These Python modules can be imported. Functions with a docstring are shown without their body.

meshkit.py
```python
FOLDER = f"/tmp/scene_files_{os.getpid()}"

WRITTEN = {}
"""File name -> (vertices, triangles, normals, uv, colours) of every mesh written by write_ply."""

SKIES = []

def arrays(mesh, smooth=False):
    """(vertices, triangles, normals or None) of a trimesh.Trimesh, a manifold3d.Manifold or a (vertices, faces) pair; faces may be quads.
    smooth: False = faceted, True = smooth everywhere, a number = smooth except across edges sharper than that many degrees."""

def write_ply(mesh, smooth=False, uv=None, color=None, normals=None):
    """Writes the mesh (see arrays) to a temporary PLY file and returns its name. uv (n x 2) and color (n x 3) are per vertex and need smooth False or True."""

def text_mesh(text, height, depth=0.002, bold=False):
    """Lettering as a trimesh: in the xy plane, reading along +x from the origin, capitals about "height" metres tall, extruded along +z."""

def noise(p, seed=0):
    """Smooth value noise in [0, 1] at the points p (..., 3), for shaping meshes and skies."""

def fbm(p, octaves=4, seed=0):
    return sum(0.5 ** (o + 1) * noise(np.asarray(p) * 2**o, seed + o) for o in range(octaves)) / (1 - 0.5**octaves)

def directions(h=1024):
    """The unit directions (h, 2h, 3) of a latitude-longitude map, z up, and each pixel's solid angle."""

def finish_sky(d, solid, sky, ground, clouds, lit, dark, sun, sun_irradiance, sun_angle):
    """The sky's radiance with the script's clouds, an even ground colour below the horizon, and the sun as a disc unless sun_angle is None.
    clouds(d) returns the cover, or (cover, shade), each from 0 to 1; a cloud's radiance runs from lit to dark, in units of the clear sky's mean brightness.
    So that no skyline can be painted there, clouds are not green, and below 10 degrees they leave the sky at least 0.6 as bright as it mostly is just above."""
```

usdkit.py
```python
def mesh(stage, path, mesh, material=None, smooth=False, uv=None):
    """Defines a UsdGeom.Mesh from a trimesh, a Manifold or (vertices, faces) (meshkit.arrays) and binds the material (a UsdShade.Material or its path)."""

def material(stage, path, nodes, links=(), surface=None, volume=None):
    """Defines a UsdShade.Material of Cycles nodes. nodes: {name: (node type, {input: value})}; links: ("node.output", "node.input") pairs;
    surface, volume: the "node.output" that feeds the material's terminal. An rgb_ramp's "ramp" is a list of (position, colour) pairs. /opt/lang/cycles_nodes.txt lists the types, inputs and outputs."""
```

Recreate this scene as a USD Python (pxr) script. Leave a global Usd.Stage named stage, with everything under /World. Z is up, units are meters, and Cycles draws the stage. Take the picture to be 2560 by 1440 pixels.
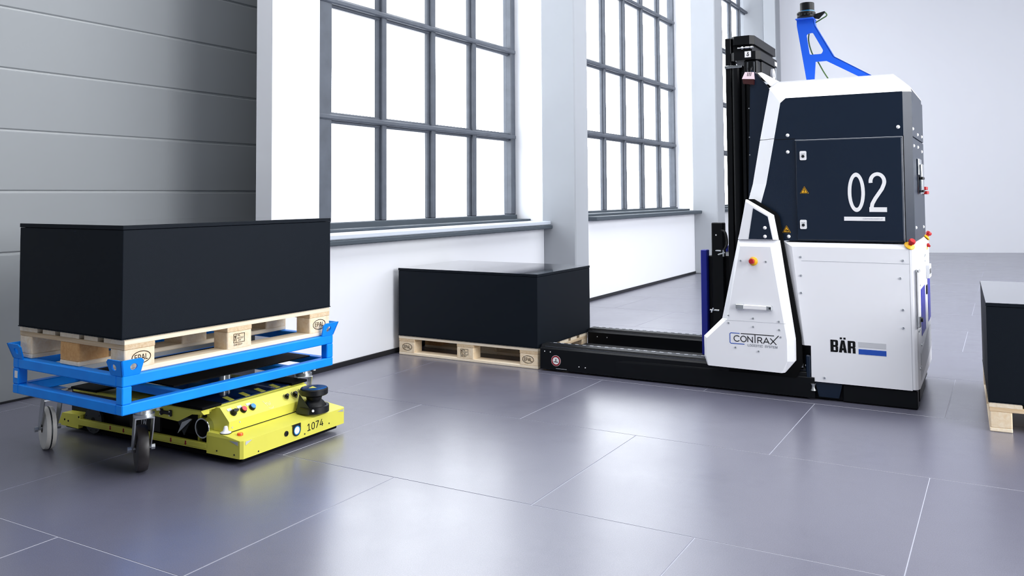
import math
import random
import numpy as np
import trimesh
import usdkit
import meshkit
from pxr import Usd, UsdGeom, UsdLux, UsdShade, Gf, Sdf, Vt
from shapely.geometry import Polygon, LineString, Point, box as sbox
from shapely.ops import unary_union
from shapely import affinity

random.seed(7)
rng = np.random.default_rng(7)
stage = Usd.Stage.CreateInMemory()
UsdGeom.SetStageUpAxis(stage, UsdGeom.Tokens.z)
UsdGeom.SetStageMetersPerUnit(stage, 1.0)
UsdGeom.Xform.Define(stage, '/World')
UsdGeom.Scope.Define(stage, '/World/Looks')

# ------------------------------------------------------------------ camera, sky, lights, exposure
FPX, PITCH, ROLL, CAM_H = 2127.186, 0.04328, -0.0064, 1.1991
cam = UsdGeom.Camera.Define(stage, '/World/camera')
cp_, sp_, cr_, sr_ = math.cos(PITCH), math.sin(PITCH), math.cos(ROLL), math.sin(ROLL)
F_ = np.array([0, cp_, sp_]); U0 = np.array([0, -sp_, cp_]); R0 = np.array([1.0, 0, 0])
R_ = cr_ * R0 + sr_ * U0; U_ = -sr_ * R0 + cr_ * U0
cam.AddTransformOp().Set(Gf.Matrix4d(*R_, 0, *U_, 0, *(-F_), 0, 0, 0, CAM_H, 1))
cam.CreateHorizontalApertureAttr(36.0)
cam.CreateVerticalApertureAttr(36.0 * 1440 / 2560)
cam.CreateFocalLengthAttr(36.0 * FPX / 2560)
cam.CreateVerticalApertureOffsetAttr(-36.0 * (720 - 395.757) / 2560)
cam.CreateExposureAttr(0.0)

SKY_LEVEL = 1.9
dome = UsdLux.DomeLight.Define(stage, '/World/sky')
dome.CreateIntensityAttr(SKY_LEVEL)
dome.CreateColorAttr(Gf.Vec3f(0.955, 0.975, 1.0))


def rect_light(name, pos, target, w, h, watts, color=(1, 1, 1)):
    l = UsdLux.RectLight.Define(stage, '/World/' + name)
    p, t = np.array(pos, float), np.array(target, float)
    z = p - t; z /= np.linalg.norm(z)
    x = np.cross([0, 0, 1.0], z); x /= np.linalg.norm(x); y = np.cross(z, x)
    l.AddTransformOp().Set(Gf.Matrix4d(*x, 0, *y, 0, *z, 0, *p, 1))
    l.CreateWidthAttr(w); l.CreateHeightAttr(h); l.CreateIntensityAttr(watts); l.CreateColorAttr(Gf.Vec3f(*color))
    return l


# area light out of view on the right, placed to light right-facing sides
rect_light('window_row_light', (7.1, 3.1, 3.2), (-1.3, 7.2, 0.6), 7.0, 3.6, 5.4, (0.97, 0.98, 1.0))
rect_light('window_row_light_2', (12.8, 8.0, 3.4), (4.0, 14.5, 1.5), 7.0, 4.0, 3.5, (0.97, 0.98, 1.0))  # out of view further back, placed to light the back wall
rect_light('gate_light', (5.5, 0.1, 2.6), (1.8, 5.4, 0.9), 3.0, 2.8, 11.0, (0.97, 0.98, 1.0))  # out of view on the right, placed to light the truck front

# area light out of view overhead, placed to brighten the grey wall
cl = rect_light('ceiling_light_field', (1.7, 5.95, 6.3), (1.70005, 5.9500866, 0.0), 7.0, 14.0, 2.5, (0.97, 0.98, 1.0))

# ------------------------------------------------------------------ helpers
COUNT = {}


def col(h):
    h = h.lstrip('#')
    c = [int(h[i:i + 2], 16) / 255 for i in (0, 2, 4)]
    return tuple(x / 12.92 if x <= 0.04045 else ((x + 0.055) / 1.055) ** 2.4 for x in c)


def numbered(parent, name):
    k = (str(parent), name)
    n = COUNT.get(k, 0); COUNT[k] = n + 1
    return f'{parent}/{name}' + (f'_{n:03d}' if n else '')


def path_of(parent):
    return '/World' if parent is None else (parent.GetPath() if hasattr(parent, 'GetPath') else parent)


def obj(name, mesh, mat, parent=None, smooth=30, label=None):
    if isinstance(mesh, MB):
        mesh = mesh.get()
    p = numbered(path_of(parent), name)
    m = usdkit.mesh(stage, p, mesh, MAT[mat], smooth=smooth).GetPrim()
    if label:
        m.SetCustomDataByKey('label', label)
    return m


def tag(o, label=None, cat=None, group=None, kind=None):
    for k, v in (('label', label), ('category', cat), ('group', group), ('kind', kind)):
        if v:
            o.SetCustomDataByKey(k, v)
    return o


def thing(name, label, cat, loc=(0, 0, 0), rot=0, group=None, kind=None):
    x = UsdGeom.Xform.Define(stage, numbered('/World', name))
    x.AddTranslateOp().Set(Gf.Vec3d(*map(float, loc))); x.AddRotateZOp().Set(float(rot))
    return tag(x.GetPrim(), label, cat, group, kind)


def dup(src, label, loc, rot, group=None):
    x = UsdGeom.Xform.Define(stage, numbered('/World', src.GetName().rsplit('_0', 1)[0]))
    x.GetPrim().GetReferences().AddInternalReference(src.GetPath())
    x.ClearXformOpOrder()
    x.AddTranslateOp().Set(Gf.Vec3d(*map(float, loc))); x.AddRotateZOp().Set(float(rot))
    x.GetPrim().SetInstanceable(True)
    return tag(x.GetPrim(), label, src.GetCustomDataByKey('category'), group)


def cbox(x0, x1, y0, y1, z0, z1, b=0.0):
    if b <= 0:
        m = trimesh.creation.box((x1 - x0, y1 - y0, z1 - z0)); m.apply_translation(((x0 + x1) / 2, (y0 + y1) / 2, (z0 + z1) / 2)); return m
    b = min(b, (x1 - x0) * .45, (y1 - y0) * .45, (z1 - z0) * .45)
    pts = []
    for x, sx in ((x0, 1), (x1, -1)):
        for y, sy in ((y0, 1), (y1, -1)):
            for z, sz in ((z0, 1), (z1, -1)):
                pts += [(x + sx * b, y + sy * b, z), (x + sx * b, y, z + sz * b), (x, y + sy * b, z + sz * b)]
    return trimesh.convex.convex_hull(np.array(pts))


def hull(pts):
    return trimesh.convex.convex_hull(np.array(pts, float))


AX = {'xy': np.eye(4),
      'xz': np.array([[1, 0, 0, 0], [0, 0, -1, 0], [0, 1, 0, 0], [0, 0, 0, 1.0]]),   # polygon (x,z); extruded towards -y
      'yz': np.array([[0, 0, 1, 0], [1, 0, 0, 0], [0, 1, 0, 0], [0, 0, 0, 1.0]])}    # polygon (y,z); extruded towards +x


def prism(poly, d0, d1, plane='xy'):
    """polygon extruded between coordinate d0 and d1 of the remaining axis"""
    if not hasattr(poly, 'geom_type'):
        poly = Polygon(poly)
    out = []
    for g in getattr(poly, 'geoms', [poly]):
        if g.area < 1e-9:
            continue
        m = trimesh.creation.extrude_polygon(g, abs(d1 - d0), engine='earcut')
        lo = min(d0, d1)
        m.apply_transform(AX[plane])
        k = {'xy': 2, 'xz': 1, 'yz': 0}[plane]
        m.apply_translation([(lo - m.bounds[0][k]) if i == k else 0 for i in range(3)])
        out.append(m)
    return trimesh.util.concatenate(out)


def cyl(p0, p1, r, r1=None, n=24):
    p0, p1 = np.array(p0, float), np.array(p1, float)
    r1 = r if r1 is None else r1
    a = np.linspace(0, 2 * np.pi, n, endpoint=False)
    d = p1 - p0; d /= np.linalg.norm(d)
    u = np.cross(d, [0, 0, 1.0] if abs(d[2]) < .9 else [1.0, 0, 0]); u /= np.linalg.norm(u); v = np.cross(d, u)
    ring = np.cos(a)[:, None] * u + np.sin(a)[:, None] * v
    return hull(np.vstack([p0 + r * ring, p1 + r1 * ring]))


def lathe(profile, origin=(0, 0, 0), axis=(0, 0, 1), n=32):
    m = trimesh.creation.revolve(np.array(profile, float), sections=n)
    T = trimesh.geometry.align_vectors([0, 0, 1.0], np.array(axis, float) / np.linalg.norm(axis))
    m.apply_transform(T); m.apply_translation(origin)
    return m


def tube(pts, r, n=8, closed=False):
    pts = np.array(pts, float)
    t = np.gradient(pts, axis=0); t /= np.linalg.norm(t, axis=1, keepdims=True)
    ref = np.array([0, 0, 1.0]) if abs(t[:, 2]).max() < .9 else np.array([0.3, 1.0, 0.2])
    u = np.cross(t, ref); u /= np.linalg.norm(u, axis=1, keepdims=True); v = np.cross(t, u)
    a = np.linspace(0, 2 * np.pi, n, endpoint=False)
    V = (pts[:, None] + r * (np.cos(a)[None, :, None] * u[:, None] + np.sin(a)[None, :, None] * v[:, None])).reshape(-1, 3)
    F = []
    for i in range(len(pts) - 1):
        for j in range(n):
            A, B, C, D = i * n + j, i * n + (j + 1) % n, (i + 1) * n + (j + 1) % n, (i + 1) * n + j
            F += [(A, B, C), (A, C, D)]
    k = len(V); V = np.vstack([V, pts[0], pts[-1]])
    for j in range(n):
        F += [(k, (j + 1) % n, j), (k + 1, (len(pts) - 1) * n + j, (len(pts) - 1) * n + (j + 1) % n)]
    m = trimesh.Trimesh(V, F, process=False); m.fix_normals(); return m


def curve(*p, n=14):
    """smooth curve through control points (Catmull-Rom)"""
    p = np.array(p, float); p = np.vstack([2 * p[0] - p[1], p, 2 * p[-1] - p[-2]]); out = []
    for i in range(1, len(p) - 2):
        for t in np.linspace(0, 1, n, endpoint=False):
            out.append(.5 * (2 * p[i] + (p[i + 1] - p[i - 1]) * t + (2 * p[i - 1] - 5 * p[i] + 4 * p[i + 1] - p[i + 2]) * t * t + (3 * p[i] - p[i - 1] - 3 * p[i + 1] + p[i + 2]) * t ** 3))
    out.append(p[-2]); return np.array(out)


def frustum(outer, inner, y_outer, y_inner, y_back):
    """convex or concave plate in the xz plane with a bevelled front: outer outline at y_outer (and back to y_back), inner outline at y_inner"""
    n = len(outer)
    V = [(x, y_back, z) for x, z in outer] + [(x, y_outer, z) for x, z in outer] + [(x, y_inner, z) for x, z in inner]
    F = []
    for i in range(n):
        j = (i + 1) % n
        for a in (0, n):
            F += [(a + i, a + j, a + n + j), (a + i, a + n + j, a + n + i)]
    import mapbox_earcut as me
    for base, pl in ((0, outer), (2 * n, inner)):
        t = me.triangulate_float64(np.array(pl, float), np.array([n], np.uint32)).reshape(-1, 3)
        F += [tuple(base + k for k in tri) for tri in t]
    m = trimesh.Trimesh(np.array(V, float), F, process=False); m.fix_normals(); return m


class MB:
    def __init__(self):
        self.m = []

    def add(self, *ms):
        for m in ms:
            self.m.append(m if isinstance(m, trimesh.Trimesh) else trimesh.Trimesh(m[0], m[1]))
        return self

    def box(self, *a):
        return self.add(cbox(*a))

    def get(self):
        return trimesh.util.concatenate([trimesh.Trimesh(m.vertices, m.faces, process=False) for m in self.m])


def flat_on(mesh, origin, xd, yd):
    """puts a mesh drawn in the xy plane (z = its thickness) onto a surface"""
    xd = np.array(xd, float) / np.linalg.norm(xd); yd = np.array(yd, float); yd -= xd * (xd @ yd); yd /= np.linalg.norm(yd)
    T = np.eye(4); T[:3, 0], T[:3, 1], T[:3, 2], T[:3, 3] = xd, yd, np.cross(xd, yd), origin
    m = mesh.copy(); m.apply_transform(T); return m


PRINT = 0.0008


def shape2(poly, depth=PRINT):
    return trimesh.util.concatenate([trimesh.creation.extrude_polygon(g, depth, engine='earcut') for g in getattr(poly, 'geoms', [poly]) if g.area > 1e-10])


def text2(s, h, w=None, bold=False, depth=PRINT):
    m = meshkit.text_mesh(s, h, depth, bold)
    if w:
        b = m.bounds; m.apply_translation((-b[0][0], 0, 0)); m.apply_scale((w / (b[1][0] - b[0][0]), 1, 1))
    return m


def stroke(*lines, w=.004, round_=True):
    return unary_union([LineString(l).buffer(w / 2, cap_style=1 if round_ else 2, join_style=1, quad_segs=5) for l in lines])


def ell(cx, cy, rx, ry, a0=0, a1=360, n=40):
    return [(cx + rx * math.cos(math.radians(t)), cy + ry * math.sin(math.radians(t))) for t in np.linspace(a0, a1, n)]


# ------------------------------------------------------------------ materials
MAT = {}


def mat(name, color, rough=.5, metal=0.0, spec=.5, coat=0.0, bump=0.0, bscale=200.0, vary=0.0, **kw):
    L = '/World/Looks/' + name
    n = {'p': ('principled_bsdf', {'base_color': color, 'roughness': rough, 'metallic': metal, 'specular_ior_level': spec, 'coat_weight': coat, **kw})}
    l = []
    if bump or vary:
        n['tc'] = ('texture_coordinate', {})
    if vary:
        n['vn'] = ('noise_texture', {'scale': 9.0, 'detail': 4.0}); l.append(('tc.object', 'vn.vector'))
        n['vm'] = ('rgb_ramp', {'ramp': [(0.3, tuple(c * (1 - vary) for c in color)), (0.7, tuple(min(1, c * (1 + vary)) for c in color))]})
        l += [('vn.fac', 'vm.fac'), ('vm.color', 'p.base_color')]
    if bump:
        n['bn'] = ('noise_texture', {'scale': bscale, 'detail': 3.0}); n['b'] = ('bump', {'strength': bump, 'distance': 0.002})
        l += [('tc.object', 'bn.vector'), ('bn.fac', 'b.height'), ('b.normal', 'p.normal')]
    MAT[name] = usdkit.material(stage, L, n, l, surface='p.BSDF')


mat('wall_white', col('#e9ebf0'), .75, spec=.2)
mat('wall_shade_grey', col('#a2a6ac'), .8, spec=.2)  # on the pillars, the shade of their end faces is put into this grey
mat('wall_back_white', col('#e6e8ef'), .8, spec=.15)
mat('grey_panel', col('#94989b'), .6, spec=.35, bump=.08, bscale=60)
mat('rear_grey', col('#5b5e61'), .8)
mat('grey_seam', col('#b9bdbf'), .5)
mat('skirting_black', col('#15161c'), .5)
mat('ceiling_grey', col('#8f9194'), .9)
mat('window_frame', col('#4f555f'), .5, vary=.12)
mat('sill_light', col('#c3cbd6'), .35)
mat('sill_dark', col('#4a525a'), .65, spec=.2)
mat('joint_light', col('#a9abb8'), .6)
mat('block_black', col('#0b131c'), .65, spec=.16, bump=.12, bscale=500)
mat('block_lid', col('#0b1015'), .12, spec=.8, coat=1.0, coat_roughness=.02, coat_ior=1.6)
mat('trolley_blue', (0.0, 0.27, 1.0), .4, spec=.3, vary=.08)
mat('zinc', col('#c4c8ca'), .32, metal=.9)
mat('steel_dark', col('#3a3d40'), .4, metal=.7)
mat('rubber_black', col('#141414'), .55)
mat('tread_worn', col('#2b2728'), .42, vary=.6)
mat('nylon_white', col('#dcd9d2'), .45)
mat('black_plastic', col('#090b0e'), .4, spec=.35)
mat('black_matte', col('#050607'), .7, spec=.12)
mat('agv_yellow', col('#d8d354'), .42, spec=.4, vary=.03)
mat('agv_blue_gloss', col('#0f2350'), .12, spec=.8, coat=.6)
mat('sticker_white', col('#f1f1f2'), .5)
mat('sticker_grey', col('#b9bcc2'), .5)
mat('sticker_grey_light', col('#c9cbd0'), .5)
mat('reflector_silver', col('#c9ccd0'), .25, metal=.5)
mat('print_black', col('#0c0d10'), .6, spec=.2)
mat('print_wood', col('#2a1d12'), .8, spec=.1)
mat('print_red', col('#8e1320'), .5)
mat('print_blue', col('#1d4fb4'), .5)
mat('print_faint', col('#b4b8c4'), .5)
mat('print_grey', col('#8d9199'), .5)
mat('emblem_silver', col('#d2cf9a'), .35, metal=.2)
mat('button_red', col('#c8242b'), .3, coat=.3)
mat('button_orange', col('#f05a22'), .25, coat=.4)
mat('button_blue', col('#0a7fc0'), .3, coat=.3)
mat('button_yellow', col('#eeb414'), .4)
mat('knob_red', col('#b3171c'), .4)
mat('truck_white', col('#f0f1f5'), .42, spec=.45, bump=.05, bscale=700)
mat('truck_navy', col('#081a2e'), .36, spec=.42, bump=.12, bscale=520)
mat('truck_black', col('#06090e'), .5, spec=.22)
mat('mast_black', col('#04060a'), .42, spec=.22)
mat('rail_edge', col('#6f7480'), .3, metal=.6)
mat('arm_blue', col('#0f55d2'), .4)
mat('carriage_blue', col('#14208f'), .45)
mat('panel_blue', col('#2b2a9e'), .45)
mat('warning_yellow', col('#f0b21d'), .45)
mat('chrome', col('#d9dde0'), .15, metal=1.0)
mat('cream_paper', col('#eceae6'), .6)
mat('lamp_lens_red', col('#3a0d0d'), .2, coat=.5)
mat('lamp_pink', col('#ddc6cf'), .4)
mat('cable_green', col('#4a6a35'), .5)
mat('cable_black', col('#101010'), .5)


def wood(name, c0, c1, axis):
    """sawn spruce with stretched grain along one axis, each board a little different"""
    s = {'x': (1.2, 22, 22), 'y': (22, 1.2, 22), 'end': (14, 14, 14)}[axis]
    MAT[name] = usdkit.material(stage, '/World/Looks/' + name, {
        'tc': ('texture_coordinate', {}), 'oi': ('object_info', {}),
        'mp': ('mapping', {'scale': s}),
        'n': ('noise_texture', {'scale': 3.0, 'detail': 5.0, 'roughness': .6, 'distortion': .6}),
        'r': ('rgb_ramp', {'ramp': [(0.25, c1), (0.5, tuple((a + b) / 2 for a, b in zip(c0, c1))), (0.75, c0)]}),
        'h': ('hsv', {'saturation': 1.0}),
        'mr': ('map_range', {'from_min': 0.0, 'from_max': 1.0, 'to_min': .88, 'to_max': 1.08}),
        'bp': ('bump', {'strength': .25, 'distance': .002}),
        'p': ('principled_bsdf', {'roughness': .7, 'specular_ior_level': .25})},
        [('tc.object', 'mp.vector'), ('mp.vector', 'n.vector'), ('n.fac', 'r.fac'), ('r.color', 'h.color'), ('oi.random', 'mr.value'), ('mr.result', 'h.value'),
         ('h.color', 'p.base_color'), ('n.fac', 'bp.height'), ('bp.normal', 'p.normal')], surface='p.BSDF')


wood('wood_x', col('#fdf1dc'), col('#efdbba'), 'x')
wood('wood_y', col('#eedbbc'), col('#d2b083'), 'y')
wood('wood_block', col('#fbecd2'), col('#ebcfa6'), 'end')
wood('wood_end', col('#e2b47c'), col('#c79258'), 'end')

MAT['floor_slate'] = usdkit.material(stage, '/World/Looks/floor_slate', {
    'tc': ('geometry', {}),
    'n1': ('noise_texture', {'scale': 260.0, 'detail': 2.0}),
    'n2': ('noise_texture', {'scale': 0.9, 'detail': 5.0, 'roughness': .6}),
    'mp': ('mapping', {'scale': (2.2, 2.2, 1.0), 'rotation': (0, 0, .4)}),
    'c': ('rgb_ramp', {'ramp': [(0.3, col('#595969')), (0.7, col('#6c6c7d'))]}),
    'rr': ('map_range', {'from_min': .3, 'from_max': .7, 'to_min': .30, 'to_max': .40}),
    'b': ('bump', {'strength': .10, 'distance': .0006}),
    'p': ('principled_bsdf', {'specular_ior_level': .7, 'roughness': .25, 'coat_weight': .72, 'coat_roughness': .27, 'coat_ior': 1.65})},
    [('tc.position', 'n1.vector'), ('tc.position', 'mp.vector'), ('mp.vector', 'n2.vector'), ('n1.fac', 'c.fac'), ('c.color', 'p.base_color'),
     ('n2.fac', 'rr.value'), ('rr.result', 'p.roughness'), ('n1.fac', 'b.height'), ('b.normal', 'p.normal')], surface='p.BSDF')

MAT['pane_glass'] = usdkit.material(stage, '/World/Looks/pane_glass', {
    't': ('transparent_bsdf', {'color': (.97, .98, .99)}), 'g': ('glossy_bsdf', {'color': (1, 1, 1), 'roughness': .05}),
    'f': ('fresnel', {'IOR': 1.35}), 'ge': ('geometry', {}), 'iv': ('math', {'math_type': 'subtract', 'value1': 1.0}),
    'mu': ('math', {'math_type': 'multiply'}), 'm': ('mix_closure', {})},
    [('ge.backfacing', 'iv.value2'), ('iv.value', 'mu.value1'), ('f.fac', 'mu.value2'), ('mu.value', 'm.fac'), ('t.BSDF', 'm.closure1'), ('g.BSDF', 'm.closure2')], surface='m.closure')

# ------------------------------------------------------------------ the hall
GRID = -30.0
floor = thing('floor', 'dark slate grey hall floor of large glossy panels with thin light joints', 'floor', (0, 0, 0), GRID, kind='structure')
JU, JV, GAP = 1.3155, 1.0863, .0035
V0 = 1.85
for k in range(-3, 20):
    v0 = V0 + k * JV
    off = -2.283 if k % 2 == 0 else -1.618
    for i in range(-6, 16):
        u0 = off + i * JU
        c, s = math.cos(math.radians(GRID)), math.sin(math.radians(GRID))
        uc, vc = u0 + JU / 2, v0 + JV / 2
        if uc < -6.2 or vc > 21:
            continue
        xw, yw = c * uc - s * vc, s * uc + c * vc
        if yw < -1.2 or abs(xw) > 0.72 * max(yw, 1.0) + 2.2:
            continue
        m = cbox(u0 + GAP / 2, u0 + JU - GAP / 2, v0 + GAP / 2, v0 + JV - GAP / 2, -.02, 0, .0012)
        obj('tile', m, 'floor_slate', floor, smooth=False)
obj('joint_bed', cbox(-6.5, 20, -4, 22, -.05, -.0012), 'joint_light', floor, smooth=False)

WALL = 60.0           # walls run along the hall's length; local x runs into the hall's depth, local y away from the hall
WP, WG, PP, TOP = 4.07, 4.45, 3.71, 6.4


def wall_piece(*a):
    return cbox(*a)


win_spec = [   # recess from, to; frame from, to; mullions; transoms; bar widths
    dict(x0=4.40, x1=7.70, f=(4.42, 7.70), mul=[5.535, 6.237, 6.918], mw=.115, tr=[1.80, 2.69, 3.57, 4.45, 5.3], tw=.085, zb=1.0, fw=.085, fl=.475),
    dict(x0=8.72, x1=12.74, f=(8.74, 12.72), mul=[9.38, 10.04, 10.712, 11.375, 12.065], mw=.085, tr=[1.95, 2.84, 3.87, 4.85], tw=.095, zb=1.0, fw=.05),
    dict(x0=13.55, x1=17.30, f=(13.57, 17.28), mul=[14.05, 14.70, 15.36, 16.0, 16.65], mw=.08, tr=[1.95, 2.84, 3.85, 4.85], tw=.095, zb=1.0, fw=.05)]
wall = thing('wall_window', 'white plastered hall wall with three tall windows set back between pillars', 'wall', (0, 0, 0), WALL, kind='structure')
low = MB()
edges = [3.96] + [v for w in win_spec for v in (w['x0'], w['x1'])] + [17.6]
low.box(4.38, 17.6, WP, WG + .12, -.02, .93)                    # wall under the sills
low.box(3.96, 4.38, WP, 4.21, -.02, TOP)                       # thin end of the wall
for a, b in zip(edges[0::2], edges[1::2]):
    low.box(max(a, 4.38), b, WP, WG + .12, .93, TOP)
low.box(4.38, 17.6, WP, WG + .12, 5.95, TOP)
obj('plaster', low, 'wall_white', wall, smooth=False)
pil = [(7.69, 8.0), (12.56, 12.95), (17.22, 17.6)]
for i, (a, b) in enumerate(pil):
    t = thing(f'trim_{i+1}', ['square pillar between the first and second window, shade put into its light grey colour', 'square pillar between the second and third window, left of the lift mast, shade put into its light grey colour',
                             'pillar in the far corner behind the lift mast, shade put into its light grey colour'][i], 'pillar', (0, 0, 0), WALL, kind='structure')
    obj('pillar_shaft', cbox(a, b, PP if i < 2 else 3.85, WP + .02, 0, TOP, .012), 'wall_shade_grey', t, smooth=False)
bb = thing('baseboard_window', 'thin black skirting strip along the foot of the white window wall', 'skirting', (0, 0, 0), WALL, kind='structure')
obj('skirting_strip', MB().box(3.96, 7.70, WP - .012, WP + .01, 0, .035, .002).box(8.0, 12.56, WP - .012, WP + .01, 0, .035, .002).box(12.95, 17.2, WP - .012, WP + .01, 0, .035, .002), 'skirting_black', bb, smooth=False)

win_label = ['tall grey-framed window with broad bars behind the black block on the blue trolley', 'tall window with thin bars between the two grey pillars, above the dark sill',
             'narrow-looking far window partly hidden by the black lift mast']
for i, w in enumerate(win_spec):
    t = thing(f'window_{i+1}', win_label[i], 'window', (0, 0, 0), WALL, kind='structure')
    a, b = w['f']; zb, zt = w['zb'], 5.94
    fr = MB()
    fy0, fy1 = WG - .05, WG + .05
    fr.box(a, b, fy0, fy1, zb - .07, zb + .0, .008)
    fr.box(a, b, fy0, fy1, zt - .06, zt, .008)
    fr.box(a, a + w.get('fl', w['fw']), fy0, fy1, zb, zt - .06, .008)
    fr.box(b - w['fw'], b, fy0, fy1, zb, zt - .06, .008)
    obj('frame', fr, 'window_frame', t, smooth=False)
    obj('bottom_rail', cbox(a + .02, b - .02, WG - .075, WG - .051, zb - .05, zb - .002, .004), 'sill_dark', t, smooth=False, label='dark bottom rail')
    xs = [a + w.get('fl', w['fw'])] + w['mul'] + [b - w['fw']]
    zs = [zb] + w['tr'] + [zt - .06]
    for x in w['mul']:
        hw = w['mw'] / 2
        m = MB().box(x - hw * .55, x + hw * .55, WG - .045, WG + .03, zb, zt - .06, .006).box(x - hw, x + hw, WG - .015, WG + .02, zb, zt - .06, .006)
        obj('mullion', m, 'window_frame', t, smooth=False)
    for z in w['tr']:
        hw = w['tw'] / 2
        m = MB().box(a + .01, b - .01, WG - .065, WG + .03, z - hw * .5, z + hw * .5, .01).box(a + .01, b - .01, WG - .02, WG + .02, z - hw, z + hw, .008)
        obj('transom', m, 'window_frame', t, smooth=False)
    for xa, xb in zip(xs[:-1], xs[1:]):
        for za, zc in zip(zs[:-1], zs[1:]):
            obj('pane', cbox(xa, xb, WG + .004, WG + .010, za, zc), 'pane_glass', t, smooth=False)
    # sill
    if i == 0:
        obj('sill_board', cbox(w['x0'] - .25, 7.76, 3.99, WG - .02, .895, .935, .008), 'sill_light', t, smooth=False, label='light grey window board')
        obj('sill_edge', MB().box(w['x0'] - .25, 7.78, 3.97, WP + .01, .858, .893, .006).box(w['x0'], 7.69, 4.22, WG - .02, .936, .955, .004), 'sill_dark', t, smooth=False, label='dark strip under the window board')
    else:
        x1 = 12.60 if i == 1 else 17.2
        x0 = 8.74 if i == 1 else 13.57
        obj('sill_board', cbox(x0, x1, 3.95, WG - .02, .905, .95, .006), 'sill_dark', t, smooth=False, label='dark grey window board')
        obj('sill_edge', cbox(x0, x1, 4.15, WG - .02, .951, .975, .004), 'sill_dark', t, smooth=False)

gw = thing('wall_left', 'grey wall of wide horizontal panels with thin light seams on the left', 'wall', (0, 0, 0), WALL, kind='structure')
zs = [0.0, .505, .874] + [.874 + .3645 * k for k in range(1, 16)]
obj('panel', cbox(-4.5, 4.87, 5.10, 5.2, 0, .868, .006), 'grey_panel', gw, smooth=False)
for za, zc in zip(zs[2:-1], zs[3:]):
    obj('panel', cbox(-4.5, 4.87, 5.10, 5.2, za + .006, zc - .006, .006), 'grey_panel', gw, smooth=False)
obj('seam_backing', cbox(-4.5, 4.87, 5.112, 5.21, 0, zs[-1]), 'grey_seam', gw, smooth=False)
obj('return_panel', hull([(x, y, z) for x, y in ((4.39, 4.55), (4.42, 4.55), (4.84, 5.11), (4.87, 5.11)) for z in (0, TOP)]), 'grey_panel', gw, smooth=False)
bl = thing('baseboard_left', 'dark line along the foot of the grey panelled wall', 'skirting', (0, 0, 0), WALL, kind='structure')
obj('skirting_strip', cbox(-4.5, 4.83, 5.09, 5.105, 0, .012), 'skirting_black', bl, smooth=False)

bw = thing('wall_back', 'plain white end wall of the hall behind the forklift', 'wall', (5.2, 17.35, 0), -6.0, kind='structure')
obj('plaster', cbox(-.6, 16, 0, .2, 0, 8.5), 'wall_back_white', bw, smooth=False)
obj('corner_strip', cbox(-.6, -.02, -.35, .0, 0, 8.5), 'wall_shade_grey', bw, smooth=False)
ce = thing('ceiling', 'unseen grey hall ceiling that keeps sky light off the vehicles', 'ceiling', (0, 0, 0), WALL, kind='structure')  # out of view, placed to cut sky light from above
obj('deck', cbox(-5, 22, -7.7, 5.2, TOP, TOP + .1), 'ceiling_grey', ce, smooth=False)
rw = thing('wall_rear', 'unseen grey wall behind the camera, placed to block sky light', 'wall', (0, 0, 0), WALL, kind='structure')  # out of view, placed and kept dark to cut light from behind
obj('plaster', cbox(-5.1, -5, -7.6, 5.2, 0, TOP), 'rear_grey', rw, smooth=False)
ri = thing('wall_right', 'unseen grey side wall to the right of the camera, placed to block sky light', 'wall', (0, 0, 0), WALL, kind='structure')  # out of view, closes the open side against sky light
obj('plaster', cbox(-5.1, 22, -7.7, -7.6, 0, TOP), 'wall_shade_grey', ri, smooth=False)


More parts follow.
